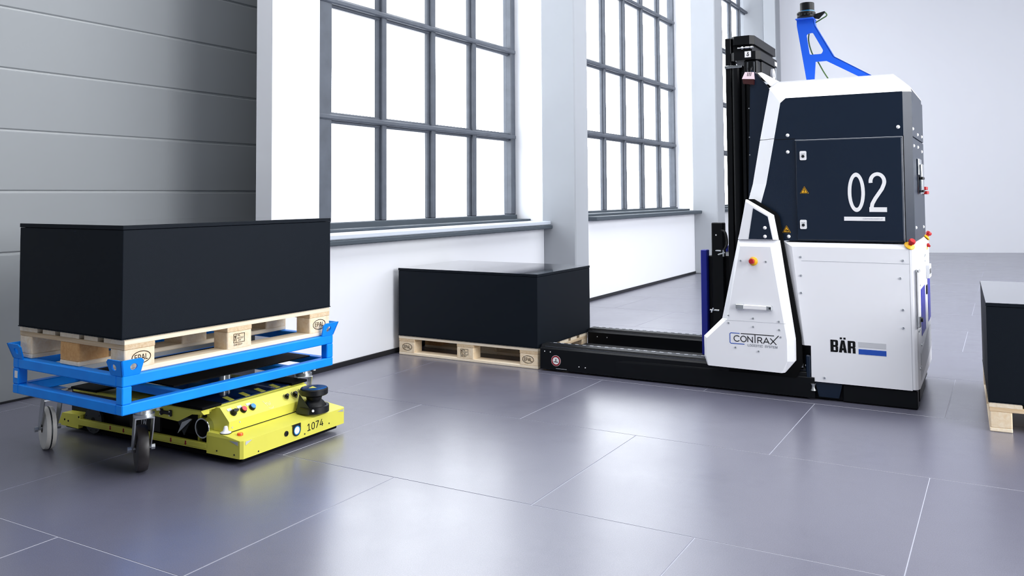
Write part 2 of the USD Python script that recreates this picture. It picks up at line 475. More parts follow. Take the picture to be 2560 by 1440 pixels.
# ------------------------------------------------------------------ pallets and black blocks
def epal(w=.088, h=.05):
    """the oval burnt mark with its four letters, drawn in the xy plane about its centre"""
    ring = stroke(ell(0, 0, w / 2, h / 2), w=.0028)
    t = text2('EPAL', .024, .062); b = t.bounds
    t.apply_translation((-(b[0][0] + b[1][0]) / 2, -.012, 0))
    return trimesh.util.concatenate([shape2(ring), t])


def ippc():
    """burnt treatment mark of a frame, a stalk and rows of small letters"""
    fr = stroke([(-.032, -.016), (.032, -.016), (.032, .024), (-.032, .024), (-.032, -.016)], w=.0022)
    fr = fr.union(stroke([(-.016, -.016), (-.016, .024)], w=.0018)).union(stroke([(-.025, -.008), (-.023, .006), (-.027, .016)], [(-.023, .006), (-.02, .016)], w=.003))
    ms = [shape2(fr)]
    for s, x, y, h, w_ in (('PL', -.008, .012, .008, .016), ('42 337', -.010, .0, .008, .036), ('HT', -.004, -.011, .008, .016), ('1530 10 17', -.032, -.030, .008, .05)):
        t = text2(s, h, w_); t.apply_translation((x, y, 0)); ms.append(t)
    return trimesh.util.concatenate(ms)


def make_pallet(name, label, loc, rot):
    t = thing(name, label, 'pallet', loc, rot, 'euro pallets')
    ys = [(0, .145), (.1888, .2888), (.3275, .4725), (.5112, .6112), (.655, .8)]
    for a, b in ys:
        obj('top_board', hull([(x, y, z) for x in (0, 1.2) for y, z in ((a, .122), (b, .122), (a, .138), (b, .138), (a + .006, .144), (b - .006, .144))]), 'wood_x', t, smooth=False)
        # lighter sawn ends
    for a, b in ((0, .145), (.5275, .6725), (1.055, 1.2)):
        obj('cross_board', cbox(a, b, 0, .8, .1002, .1218, .002), 'wood_y', t, smooth=False)
    blocks = {}
    for i, (a, b) in enumerate(((0, .145), (.5275, .6725), (1.055, 1.2))):
        for j, (c, d) in enumerate(((0, .1), (.3275, .4725), (.7, .8))):
            q = Polygon([(a, c), (b, c), (b, d), (a, d)]).buffer(-.008).buffer(.008, quad_segs=3)
            blocks[i, j] = obj('block', prism(q, .0222, .0998), 'wood_block' if (i, j) != (0, 1) else 'wood_end', t, smooth=40)
    for c, d in ((0, .1), (.3275, .4725), (.7, .8)):
        obj('bottom_board', cbox(0, 1.2, c, d, 0, .022, .004), 'wood_x', t, smooth=False)
    obj('stamp', flat_on(epal(), (.0785, -.0004, .062), (1, 0, 0), (0, 0, 1)), 'print_wood', blocks[0, 0], smooth=False, label='burnt oval EPAL mark')
    obj('stamp', flat_on(ippc(), (.595, -.0004, .064), (1, 0, 0), (0, 0, 1)), 'print_wood', blocks[1, 0], smooth=False, label='burnt treatment mark in a frame')
    obj('stamp', flat_on(epal(), (1.123, -.0004, .062), (1, 0, 0), (0, 0, 1)), 'print_wood', blocks[2, 0], smooth=False, label='burnt oval EPAL mark')
    return t


def make_block(name, label, loc, rot, x0, x1, y0, y1, H):
    t = thing(name, label, 'block', loc, rot, 'black block loads on pallets')
    body = MB().box(x0 + .0015, x1 - .0015, y0 + .0015, y1 - .0015, .004, H - .0195, .002)
    obj('body', body, 'block_black', t, smooth=False)
    obj('base_board', cbox(x0, x1, y0, y1, .0, .004), 'block_black', t, smooth=False)
    obj('lid', cbox(x0, x1, y0, y1, H - .018, H - .0008, .0012), 'block_black', t, smooth=False)
    obj('top_sheet', cbox(x0 + .001, x1 - .001, y0 + .001, y1 - .001, H - .0007, H), 'block_lid', t, smooth=False, label='smooth shiny top sheet')
    return t


P1 = (-1.6167, 3.5694); A1 = 58.07
P2 = (-.867, 6.512); A2 = -30.31
p1 = make_pallet('pallet', 'raw wooden pallet lying on the blue trolley frame', (*P1, .4628), A1)
p2 = dup(p1, 'raw wooden pallet on the floor at the tips of the forklift rails', (*P2, 0), A2, 'euro pallets')
P3 = (2.391 + .8 * math.cos(math.radians(-27.6)), 4.328 + .8 * math.sin(math.radians(-27.6))); A3 = 62.4
p3 = dup(p1, 'raw wooden pallet cut off by the right edge of the photo', (*P3, 0), A3, 'euro pallets')
make_block('black_block', 'long matt black block on the pallet on the blue trolley', (*P1, .4628 + .1445), A1, -.0156, 1.2042, -.003, .789, .4755)
make_block('black_block', 'matt black block on the floor pallet between trolley and forklift', (*P2, .1445), A2, -.002, 1.2037, -.0057, .8419, .5065)
make_block('black_block', 'matt black block on the pallet at the right edge, right of the forklift', (*P3, .1445), A3, -.002, 1.203, -.002, .803, .497)


# ------------------------------------------------------------------ blue trolley (local x along its long front, y to the back)
tr = thing('pallet_trolley', 'blue welded steel trolley frame on castors carrying a pallet and black block', 'trolley', (*P1, 0), A1)
TX0, TX1, TY0, TY1 = -.022, 1.205, -.022, .815


def ring(z0, z1, w):
    for a in ((TX0, TX1, TY0, TY0 + w), (TX0, TX1, TY1 - w, TY1)):
        obj('rail', cbox(*a, z0, z1, .004), 'trolley_blue', tr, smooth=False)
    for a in ((TX0, TX0 + w), (TX1 - w, TX1)):
        obj('rail', cbox(*a, TY0 + w, TY1 - w, z0, z1, .004), 'trolley_blue', tr, smooth=False)


ring(.4165, .462, .045)
ring(.300, .343, .045)
for x in (TX0, TX1 - .045):
    for y in (TY0, TY1 - .045):
        obj('post', cbox(x, x + .045, y, y + .045, .3432, .4163, .004), 'trolley_blue', tr, smooth=False)
for x in (.27, .9):
    obj('crossbar', cbox(x, x + .04, TY0 + .046, TY1 - .046, .305, .340, .003), 'trolley_blue', tr, smooth=False)
obj('deck_plate', cbox(.312, 1.155, .10, .765, .342, .348), 'black_matte', tr, smooth=False, label='black deck plate between the lower rails')


def bracket(sx, sy, cx, cy):
    """corner guide of two flared plates with a hole each"""
    L, Hh, th, fl = .088, .068, .007, .020
    out = MB()
    for k in range(2):
        # plate in (s, z): s runs from the corner along the side
        pl = Polygon([(0, 0), (L * .93, 0), (L, Hh - .012), (L - .012, Hh), (0, Hh)]).difference(Point(L * .56, Hh * .52).buffer(.0145, quad_segs=6))
        m = trimesh.creation.extrude_polygon(pl, th, engine='earcut')
        v = m.vertices.copy()
        s, z, n = v[:, 0], v[:, 1], v[:, 2]
        lean = fl * z / Hh                                # flares outwards with height
        s2 = s - lean * 1.0 * (1 - s / L)                 # the corner itself leans out with both plates
        o = -(lean) - n + th
        if k == 0:
            X, Y = cx + sx * s2, cy + sy * o
        else:
            X, Y = cx + sx * o, cy + sy * s2
        mm = trimesh.Trimesh(np.stack([X, Y, .4615 + z], 1), m.faces, process=False); mm.fix_normals()
        out.add(mm)
    return out


for cx, sx in ((TX0, 1), (TX1, -1)):
    for cy, sy in ((TY0, 1), (TY1, -1)):
        obj('corner_bracket', bracket(sx, sy, cx, cy), 'trolley_blue', tr, smooth=False)
obj('paper_tag', cbox(TX0 - .0012, TX0 - .0002, TY1 - .042, TY1 - .018, .372, .404), 'sticker_white', tr, smooth=False, label='small white paper tag')


def castor(x, y, ang, tread):
    """swivel castor; ang = direction in which the wheel trails"""
    d = np.array([math.cos(ang), math.sin(ang), 0]); a = np.array([-d[1], d[0], 0]); o = np.array([x, y, 0.0])
    r, hw = .1, .025
    wc = o + d * .08 + np.array([0, 0, r])
    top = MB().box(x - .05, x + .05, y - .05, y + .05, .288, .2995, .002)
    top.add(cyl(o + [0, 0, .268], o + [0, 0, .288], .036), cyl(o + [0, 0, .255], o + [0, 0, .268], .044))
    for dx in (-.04, .04):
        for dy in (-.04, .04):
            top.add(cyl(o + [dx, dy, .277], o + [dx, dy, .2878], .008, n=6))
    pl = obj('castor', top, 'zinc', tr, smooth=30)
    fk = MB()
    cr = []
    for s in (-1, 1):
        base = o + a * s * (hw + .012)
        tip = wc + a * s * (hw + .012)
        cr.append(base)
        pts = []
        for off in (-.0025, .0025):
            for p_, ww in ((base + [0, 0, .250], .034), (base + [0, 0, .190] + d * .03, .036), (tip, .016)):
                for sg in (-1, 1):
                    pts.append(p_ + a * off + d * sg * ww)
        fk.add(hull(pts))
    fk.add(hull([o + a * s * (hw + .0145) + d * q + np.array([0, 0, z]) for s in (-1, 1) for q in (-.034, .034) for z in (.2495, .255)]))
    obj('fork', fk, 'zinc', pl, smooth=30)
    prof = [(.02, -hw), (r - .022, -hw), (r - .004, -hw * .85), (r, -hw * .4), (r, hw * .4), (r - .004, hw * .85), (r - .022, hw), (.02, hw)]
    w = obj('wheel', lathe(prof, wc, a, 40), tread, pl, smooth=40)
    obj('axle_bolt', MB().add(cyl(wc - a * (hw + .030), wc + a * (hw + .030), .007, n=10), cyl(wc - a * (hw + .031), wc - a * (hw + .0155), .0125, n=6), cyl(wc + a * (hw + .0155), wc + a * (hw + .031), .0125, n=6)), 'zinc', pl, smooth=30)
    if tread == 'nylon_white':
        obj('wheel_groove', lathe([(r - .002, -.003), (r + .0006, -.003), (r + .0006, .003), (r - .002, .003)], wc, a, 40), 'steel_dark', pl, smooth=40)


castor(.14, .065, math.radians(62), 'tread_worn')
castor(.125, .745, math.radians(72), 'nylon_white')
castor(1.095, .085, math.radians(60), 'nylon_white')
castor(1.095, .70, math.radians(60), 'nylon_white')

# ------------------------------------------------------------------ yellow driverless vehicle (x along its front, y to the back)
ag = thing('guided_vehicle', 'flat yellow driverless vehicle numbered 1074 parked under the blue trolley', 'vehicle', (-1.205, 3.818, 0), 61.0)
AW = .70
bp = Polygon([(0, .222), (0, .012), (.012, 0), (AW - .012, 0), (AW, .012), (AW, .222)])
bump_v = []
for (x, y) in list(bp.exterior.coords)[:-1]:
    bump_v += [(x, y, .036), (x, y, .1155)]
top_in = [(.0, .222), (.0, .03), (.02, .012), (AW - .02, .012), (AW, .03), (AW, .222)]
bump_v += [(min(max(x, .004), AW - .004), y + .004, .119) for x, y in top_in]
bump_v += [(.004, .13, .130), (AW - .004, .13, .130), (.004, .222, .130), (AW - .004, .222, .130)]
bumper = obj('bumper', hull(bump_v), 'agv_yellow', ag, smooth=15)
obj('underside_plate', cbox(.03, AW - .03, .03, 1.30, .012, .034, .004), 'black_matte', ag, smooth=False)
# hood with its sloped control face
hp = [(.118, .131), (.118, .178), (.178, .236), (.26, .236), (.26, .131)]
hood = obj('hood', MB().add(prism(hp, .036, .598, 'yz')).add(hull([(.598, .128, .131), (.598, .128, .178), (.598, .178, .236), (.598, .26, .236), (.598, .26, .131), (.615, .17, .131), (.615, .17, .2), (.615, .2, .22), (.615, .25, .22), (.615, .25, .131)])), 'agv_yellow', ag, smooth=False)
obj('hood_seam', cbox(.037, .597, .1165, .1182, .1300, .1325), 'print_black', hood, smooth=False)
# top plate: glossy dark blue between black pads, yellow edges
obj('top_frame', MB().box(.0, .62, .232, 1.20, .212, .228, .003).box(.0, .62, .205, .232, .230, .238, .002), 'agv_yellow', ag, smooth=False)
obj('top_panel', cbox(.07, .52, .215, 1.0, .2385, .243, .001), 'agv_blue_gloss', ag, smooth=False, label='glossy dark blue top plate')
for q in range(4):
    x = .13 + .1 * q
    obj('warning_stripe', prism([(x, .218), (x + .03, .218), (x + .06, .30), (x + .03, .30)], .2432, .2438), 'agv_yellow', ag, smooth=False)
obj('pad', cbox(-.045, .068, .20, .40, .238, .25, .002), 'black_matte', ag, smooth=False)
obj('pad', cbox(.522, .635, .20, .40, .238, .25, .002), 'black_matte', ag, smooth=False)
obj('pad', cbox(-.045, .068, .95, 1.15, .238, .25, .002), 'black_matte', ag, smooth=False)
fl = obj('side_flange', prism([(.205, .237), (.205, .232), (.27, .214), (.36, .172), (.53, .178), (.60, .205), (.60, .237)], -.045, -.035, 'yz'), 'agv_yellow', ag, smooth=False)
obj('flange_lip', MB().box(-.045, .0, .205, .60, .2305, .2378, .002).add(hull([(-.045, .205, .232), (.0, .205, .232), (-.045, .27, .214), (0, .205, .215), (-.03, .205, .215)])), 'agv_yellow', fl, smooth=False)
obj('handle_grip', MB().box(-.052, -.0455, .40, .47, .196, .212, .002).box(-.055, -.0455, .395, .412, .190, .219, .003).box(-.055, -.0455, .458, .475, .190, .219, .003), 'black_plastic', fl, smooth=False)
for y in (.403, .467):
    for z in (.195, .213):
        obj('screw', cyl((-.058, y, z), (-.055, y, z), .0035, n=8), 'chrome', fl, smooth=False)
sr = obj('side_rail', MB().box(.0, .02, .222, 1.15, .050, .077, .002).box(.0, .07, .222, 1.15, .048, .054), 'agv_yellow', ag, smooth=False)
for y in (.36, .46, .80, .90):
    ar = Polygon([(-.004, .010), (.004, .010), (.004, -.002), (.008, -.002), (0, -.010), (-.008, -.002), (-.004, -.002)])
    obj('arrow', flat_on(shape2(ar), (-.0004, y, .0635), (0, -1, 0), (0, 0, 1)), 'print_red', sr, smooth=False, label='small red down arrow')
rb = obj('rear_box', prism([(1.325, .030), (1.292, .092), (1.142, .096), (1.142, .05), (1.158, .048), (1.158, .026)], .005, .10, 'yz'), 'agv_yellow', ag, smooth=False)
for y, z in ((1.27, .06), (1.24, .056), (1.155, .085)):
    obj('bolt_hole', cyl((.0038, y, z), (.006, y, z), .005, n=10), 'print_black', rb, smooth=False)
obj('rear_body', cbox(.06, AW - .06, .80, 1.30, .05, .21, .006), 'black_plastic', ag, smooth=False)
obj('core_body', cbox(.14, AW - .10, .262, .80, .05, .21, .006), 'black_plastic', ag, smooth=False)
dw = obj('drive_disc', MB().add(cyl((.018, 1.06, .079), (.032, 1.06, .079), .067, n=40)), 'steel_dark', ag, smooth=30, label='dark grey drive hub disc')
obj('hub_hole', cyl((.0165, 1.06, .079), (.019, 1.06, .079), .013, n=20), 'print_black', dw, smooth=30)
for k in range(8):
    an = k * math.pi / 4 + .3
    obj('disc_bolt', cyl((.0165, 1.06 + .055 * math.cos(an), .079 + .055 * math.sin(an)), (.019, 1.06 + .055 * math.cos(an), .079 + .055 * math.sin(an)), .003, n=8), 'print_black', dw, smooth=False)
du = obj('exhaust_duct', lathe([(.043, -.075), (.046, -.075), (.048, 0), (.046, .004), (.040, .004), (.038, -.004), (.038, -.06)], (.012, .262, .140), (-1, .0, 0), 40), 'chrome', ag, smooth=40, label='shiny metal tube end')
obj('duct_core', cyl((.014, .262, .140), (.06, .262, .140), .0385, n=30), 'black_matte', du, smooth=30)
for k in range(5):
    an = .5 + k * 1.25
    obj('duct_bolt', cyl((.0075, .262 + .0425 * math.cos(an), .14 + .0425 * math.sin(an)), (.0085, .262 + .0425 * math.cos(an), .14 + .0425 * math.sin(an)), .0025, n=8), 'chrome', du, smooth=False)
obj('wedge_plate', prism([(.36, .172), (.455, .172), (.43, .135), (.395, .088), (.345, .168)], .02, .028, 'yz'), 'steel_dark', ag, smooth=False, label='grey steel wedge plate')
obj('wedge_plate', prism([(.345, .172), (.40, .15), (.43, .095), (.335, .17)], .012, .018, 'yz'), 'zinc', ag, smooth=False)
obj('strut', MB().box(.03, .045, .30, .312, .06, .20).box(.05, .065, .325, .337, .06, .20), 'agv_yellow', ag, smooth=False)
obj('side_lettering', flat_on(text2('TW', .03, .045), (.0185, .70, .10), (0, -1, 0), (0, 0, 1)), 'sticker_white', obj('side_plate', cbox(.019, .03, .56, .78, .082, .16), 'black_plastic', ag, smooth=False), smooth=False, label='white lettering half hidden by the castor')
# controls on the sloped face
nrm = np.array([0, -.058, .060]); nrm /= np.linalg.norm(nrm)
upv = np.array([0, .060, .058]); upv /= np.linalg.norm(upv)


def on_slope(x, s):
    """point on the sloped hood face; s from 0 at its foot to 1 at its top"""
    return np.array([x, .118 + .060 * s, .178 + .058 * s])


for k, (x, cm) in enumerate(((.085, 'black_plastic'), (.145, 'button_red'), (.20, 'button_blue'))):
    c = on_slope(x, .46)
    pl = obj('switch' if k == 0 else 'push_button', MB().add(cyl(c, c + nrm * .008, .0155), cyl(c + nrm * .008, c + nrm * .012, .0135)), 'black_plastic', ag, smooth=30)
    if k == 0:
        obj('rotary_knob', hull([c + nrm * q + np.array([1.0, 0, 0]) * a_ + upv * b_ for q, w_ in ((.012, 1), (.024, .8)) for a_, b_ in ((-.012 * w_, -.006), (-.012 * w_, .006), (.024 * w_, -.003), (.024 * w_, .003), (0, -.011 * w_), (0, .011 * w_))]), 'black_plastic', pl, smooth=False)
    else:
        obj('button_cap', cyl(c + nrm * .012, c + nrm * .0165, .0125, n=28), cm, pl, smooth=30, label={1: 'red push button cap', 2: 'blue push button cap'}[k])
    obj('name_plate', flat_on(shape2(sbox(-.013, -.007, .013, .007), .0012), c + upv * .022 + np.array([-.008, 0, 0]) + nrm * .0002, (1, 0, 0), upv), 'sticker_grey_light', pl, smooth=False)
for x, s, big in ((.43, .52, .8), (.487, .50, 1.0), (.54, .55, 1.0)):
    c = on_slope(x, s)
    pl = obj('socket', MB().add(cyl(c, c + nrm * .007, .0135 * big), cyl(c + nrm * .007, c + nrm * .016, .0115 * big, .0095 * big)), 'black_plastic', ag, smooth=30)
    tt = np.linspace(.3, 2.0 * math.pi - 1.4, 18)
    obj('cap_strap', tube([c + nrm * .006 + np.array([1.0, 0, 0]) * (-.008 + .017 * big * math.cos(q + 1.6)) + upv * (-.003 + .018 * big * math.sin(q + 1.6)) for q in tt], .0016, 6), 'black_plastic', pl, smooth=True)
c = np.array([.475, .1175, .139])
pl = obj('socket', MB().add(cyl(c, c + [0, -.014, 0], .009), cyl(c + [0, -.003, .008], c + [0, -.010, .014], .006)), 'black_plastic', ag, smooth=30)
obj('cap_strap', tube([c + np.array([.012 + .010 * math.sin(q), -.010, -.004 + .014 * math.cos(q)]) for q in np.linspace(.2, 3.4, 14)], .0016, 6), 'black_plastic', pl, smooth=True)
emb = stroke([(-.020, .024), (-.010, -.006)], [(-.016, .006), (-.004, .010), (.002, -.008)], [(.004, .010), (.006, -.002), (.012, -.004), (.016, .012)], [(-.010, -.020), (.0, -.026), (.014, -.026), (.020, -.018)], w=.0028)
obj('emblem', flat_on(shape2(emb, .0006), on_slope(.30, .38) + nrm * .0002, (1, 0, 0), upv), 'emblem_silver', hood, smooth=False, label='faint silver line emblem')
for x, z in ((.055, .15), (.10, .165)):
    obj('hood_screw', cyl((x, .1185, z), (x, .1170, z), .004, n=10), 'sticker_grey', hood, smooth=False)
# bumper details
obj('number', flat_on(text2('1074', .034, .112), (.419, -.0004, .060), (1, 0, .02), (0, 0, 1)), 'print_black', bumper, smooth=False, label='black number 1074')
hl = obj('headlight', flat_on(shape2(Polygon(ell(0, 0, .026, .027, 180, 360) + [(.026, .030), (-.032, .030), (-.026, .024)]), .003), (.342, -.0022, .084), (1, 0, 0), (0, 0, 1)), 'black_plastic', ag, smooth=False, label='round lamp in a black housing')
obj('lens_ring', lathe([(.0175, -.001), (.0215, -.001), (.0215, .003), (.0175, .003)], (.342, -.0035, .084), (0, -1, 0), 32), 'button_blue', hl, smooth=30)
obj('lens', cyl((.342, -.002, .084), (.342, -.0055, .084), .0172, n=32), 'sticker_white', hl, smooth=30)
obj('port', MB().add(lathe([(.007, -.002), (.0125, -.002), (.0125, .002), (.007, .002)], (.275, -.0015, .084), (0, -1, 0), 24)).add(cyl((.275, .0, .084), (.275, -.001, .084), .0122)), 'black_plastic', bumper, smooth=30)
for x, z in ((.10, .048), (.40, .052), (.575, .062)):
    obj('bumper_screw', cyl((x, .0, z), (x, -.0015, z), .0038, n=8), 'steel_dark', bumper, smooth=False)
for y, z in ((.155, .055), (.045, .052)):
    obj('bumper_screw', cyl((.0, y, z), (-.0015, y, z), .0038, n=8), 'steel_dark', bumper, smooth=False)
tri = Polygon([(0, 0), (.05, .0), (.0, -.016)])
obj('reflector', flat_on(shape2(Polygon([(0, .0), (.040, .0), (.0, -.017)])), (.022, -.0004, .111), (1, 0, 0), (0, 0, 1)), 'reflector_silver', bumper, smooth=False)
obj('reflector', flat_on(shape2(Polygon([(0, .0), (-.055, -.001), (.0, -.017)])), (-.0004, .022, .111), (0, -1, 0), (0, 0, 1)), 'reflector_silver', bumper, smooth=False)
obj('reflector', flat_on(shape2(Polygon([(0, .0), (-.045, -.004), (.0, -.014)])), (AW - .018, -.0004, .110), (1, 0, 0), (0, 0, 1)), 'reflector_silver', bumper, smooth=False)
be = obj('antenna', lathe([(0, 0), (.024, 0), (.024, .003), (.012, .010), (.009, .026), (.006, .030), (0, .031)], (.030, .132, .131)), 'sticker_white', ag, smooth=50, label='white dome antenna')
obj('antenna_foot', lathe([(0, 0), (.026, 0), (.026, .002), (0, .002)], (.030, .132, .1295)), 'black_plastic', be, smooth=30)
obj('signal_lamp', lathe([(0, 0), (.0135, 0), (.0135, .006), (.012, .010), (0, .0105)], (.052, .065, .124)), 'button_orange', ag, smooth=40, label='small orange signal lamp')
# laser scanner
SX, SY = .515, .045
ls = obj('laser_scanner', lathe([(0, .158), (.058, .158), (.050, .176), (.036, .190), (.040, .204), (.058, .214), (0, .214)], (SX, SY, 0), n=40), 'black_plastic', ag, smooth=35, label='black laser scanner with flat round head')
obj('scanner_head', lathe([(0, .214), (.064, .214), (.068, .218), (.068, .242), (.065, .2465), (0, .2465)], (SX, SY, 0), n=44), 'black_plastic', ls, smooth=30)
obj('scanner_top', lathe([(0, .2466), (.063, .2466), (.063, .2478), (0, .2478)], (SX, SY, 0), n=44), 'agv_blue_gloss', ls, smooth=30)
obj('warning_triangle', prism([(SX - .028, SY + .010), (SX + .014, SY + .022), (SX - .002, SY - .018)], .2479, .2484), 'agv_yellow', ls, smooth=False)
arc = [(SX + .074 * math.cos(q), SY + .074 * math.sin(q)) for q in np.linspace(math.radians(200), math.radians(385), 30)]
arc2 = [(SX + .068 * math.cos(q), SY + .068 * math.sin(q)) for q in np.linspace(math.radians(385), math.radians(200), 30)]
obj('guard', prism(Polygon(arc + arc2), .131, .158), 'black_plastic', ls, smooth=30)
obj('guard_ring', lathe([(.060, .156), (.074, .156), (.074, .162), (.060, .162)], (SX, SY, 0), n=44), 'black_plastic', ls, smooth=30)
obj('guard_screw', cyl((SX - .058, SY - .045, .150), (SX - .062, SY - .05, .150), .006, n=12), 'sticker_white', ls, smooth=30)
obj('scanner_mount', hull([(SX - .075, SY - .03, .131), (SX - .075, SY + .05, .131), (SX - .066, SY - .03, .16), (SX - .05, SY + .05, .22), (SX - .06, SY - .03, .131), (SX - .04, SY + .05, .131)]), 'steel_dark', ls, smooth=False)
# lifting pin seen between the trolley rails
lp = obj('lift_pin', MB().box(.34, .42, .48, .58, .243, .251, .002), 'agv_yellow', ag, smooth=False)
obj('pin_body', MB().add(cyl((.375, .53, .251), (.375, .53, .298), .018), cyl((.40, .52, .251), (.40, .52, .293), .011)), 'zinc', lp, smooth=30)

# ------------------------------------------------------------------ driverless reach truck (x along its long side, y to the back)
tk = thing('reach_truck', 'white and navy driverless reach truck numbered 02 with black mast', 'forklift', (.185, 5.884, 0), -29.6)
W = 1.04


def rail(y0, y1, name='support_rail'):
    """outrigger with chamfered top edges"""
    pf = [(y0, .012), (y0, .150), (y0 + .02, .162), (y0 + .03, .176), (y0 + .12, .176), (y0 + .12, .160), (y1 - .02, .160), (y1, .150), (y1, .012)]
    return obj(name, prism(pf, 0, 1.778, 'yz'), 'truck_black', tk, smooth=False)


r1 = rail(0, .20)
r2 = rail(.78, .98)
for rl, y in ((r1, 0), (r2, .78)):
    obj('rail_strip', MB().box(.03, 1.76, y + .0195, y + .026, .1625, .1645).box(.03, 1.76, y + .085, y + .092, .1762, .1775), 'rail_edge', rl, smooth=False)
    for k in range(22):
        obj('slot', cbox(.05 + .055 * k, .075 + .055 * k, y + .10, y + .112, .1761, .1768), 'sticker_grey', rl, smooth=False)
for x, z in ((.035, .133), (.078, .131), (.292, .05), (.338, .048)):
    obj('rail_bolt', cyl((x, 0, z), (x, -.002, z), .004, n=8), 'sticker_white', r1, smooth=False)
for x in (.08, .16, .9):
    obj('rail_bolt', cyl((x, .78, .12), (x, .778, .12), .004, n=8), 'sticker_white', r2, smooth=False)
obj('lower_fairing', MB().add(hull([(.56, -.004, .105), (.56, -.004, .012), (1.80, -.004, .012), (1.80, -.004, .125), (.62, .0, .12), (1.80, .0, .13), (.56, .01, .012), (1.8, .01, .012), (.56, .01, .11), (1.8, .01, .13)])), 'truck_black', r1, smooth=False)
obj('edge_tape', cbox(.12, .20, -.0015, -.0002, .022, .0245), 'sticker_grey', r1, smooth=False)
sg = obj('prohibition_sign', flat_on(shape2(Polygon(ell(0, 0, .036, .036))), (.12, -.0004, .075), (1, 0, 0), (0, 0, 1)), 'sticker_white', r1, smooth=False, label='round red and white prohibition sticker')
obj('sign_ring', flat_on(shape2(Point(0, 0).buffer(.034).difference(Point(0, 0).buffer(.0245))), (.12, -.0010, .075), (1, 0, 0), (0, 0, 1)), 'print_red', sg, smooth=False)
fig = unary_union([sbox(-.0022, -.006, .0022, .010), Point(0, .010).buffer(.0036), LineString([(-.016, -.008), (-.005, -.007), (.005, -.009), (.016, -.008)]).buffer(.0019)])
obj('sign_figure', flat_on(shape2(fig), (.12, -.0010, .075), (1, 0, 0), (0, 0, 1)), 'print_black', sg, smooth=False)

# base and chassis
obj('chassis', MB().box(1.76, 2.325, .06, W - .06, .012, .12, .008).box(1.72, 2.30, .03, W - .03, .1, .32, .01), 'truck_black', tk, smooth=False)
obj('under_plate', cbox(1.78, 2.0, .035, .10, .004, .104, .004), 'truck_black', tk, smooth=False)
obj('drive_skirt', MB().add(prism([(1.80, .105), (1.95, .105), (1.93, .02), (1.82, .02)], .012, .05, 'xz')), 'truck_navy', tk, smooth=False)
obj('foot_plate', MB().box(1.95, 2.34, .015, .10, .004, .104, .006).box(2.30, 2.345, .10, .52, .03, .15, .004), 'truck_black', tk, smooth=False)
obj('guide_roller', lathe([(0, -.02), (.016, -.02), (.009, -.006), (.009, .006), (.016, .02), (0, .02)], (1.792, .0, .075), (0, 0, 1), 20), 'zinc', tk, smooth=30)

# white lower body
lower = [(1.649, .910), (1.783, .311), (1.783, .107), (2.317, .107), (2.317, .905)]
lw_o = [(1.640, .910), (1.712, .311), (1.783, .311), (1.783, .107), (2.317, .107), (2.317, .91)]
lw_i = [(1.686, .885), (1.748, .311), (1.783, .311), (1.783, .107), (2.317, .107), (2.317, .885)]
body = obj('white_body', frustum(lw_o, lw_i, .022, 0.0, W - .02), 'truck_white', tk, smooth=False, label='white lower body panel')
obj('corner_panel', hull([(x, y, z) for x, y in ((2.319, .0), (2.331, .002), (2.345, .016), (2.352, .05), (2.352, W - .02), (2.319, W - .02)) for z in (.112, .885)] + [(2.319, .03, .91), (2.33, .05, .91), (2.33, W - .06, .91), (2.319, W - .06, .91)]), 'truck_white', body, smooth=False)
obj('panel_seam', MB().box(1.74, 2.317, -.0006, .0004, .802, .8045).box(2.317, 2.3185, -.0004, .01, .11, .9), 'sticker_grey', body, smooth=False)


def bolt(x, z, y=0.0, r=.0075, m='chrome', parent=None):
    obj('screw', lathe([(0, 0), (r, 0), (r, .0015), (r * .7, .0045), (r * .35, .005), (r * .3, .003), (0, .003)], (x, y, z), (0, -1, 0), 12), m, parent, smooth=40)


for x, z in ((1.736, .825), (1.736, .717), (1.735, .615), (2.285, .821), (2.269, .722), (2.279, .548), (2.279, .448), (1.856, .133)):
    bolt(x, z, parent=body)
def heavy_letters():
    h, w, t = .069, .041, .0165
    B = sbox(0, 0, w, h).buffer(-.008).buffer(.008, quad_segs=4).union(sbox(0, 0, t, h)).difference(sbox(t, .010, w - .0135, .029)).difference(sbox(t, .040, w - .0145, .059)).difference(Polygon([(w + .001, .030), (w + .001, .039), (w - .004, .0345)]))
    A = Polygon([(0, 0), (.0125, h), (w - .0105, h), (w + .002, 0), (w - .0135, 0), (w - .0155, .013), (.0175, .013), (.0155, 0)]).difference(Polygon([(.0188, .024), (w - .0168, .024), (.5 * (w + .002), .052)]))
    A = A.union(sbox(.006, h + .006, .0175, h + .0165)).union(sbox(w - .0155, h + .006, w - .004, h + .0165))
    R = sbox(0, 0, w, h).buffer(-.008).buffer(.008, quad_segs=4).union(sbox(0, 0, t, h)).union(sbox(w - .014, 0, w, .02)).difference(sbox(t, -.001, w - .0145, .028)).difference(sbox(t, .039, w - .0145, .059)).difference(Polygon([(w + .001, .029), (w + .001, .037), (w - .004, .033)]))
    return shape2(unary_union([B, affinity.translate(A, .0455, 0), affinity.translate(R, .0935, 0)]))


obj('maker_name', flat_on(heavy_letters(), (1.892, -.0004, .2865), (1, 0, 0), (0, 0, 1)), 'print_black', body, smooth=False, label='black lettering BÄR')
obj('maker_bar', flat_on(shape2(sbox(0, 0, .145, .029)), (2.043, -.0004, .3245), (1, 0, 0), (0, 0, 1)), 'sticker_grey_light', body, smooth=False, label='light grey stripe')
obj('maker_bar', flat_on(shape2(sbox(0, 0, .145, .029)), (2.043, -.0004, .2845), (1, 0, 0), (0, 0, 1)), 'print_blue', body, smooth=False, label='blue stripe')

# end face of the lower body (x = 2.352)
XE = 2.3522


def end_plate(name, y0, y1, z0, z1, m, t=.004, parent=None, label=None, b=.001):
    return obj(name, cbox(XE, XE + t, y0, y1, z0, z1, b), m, parent or body, smooth=False, label=label)


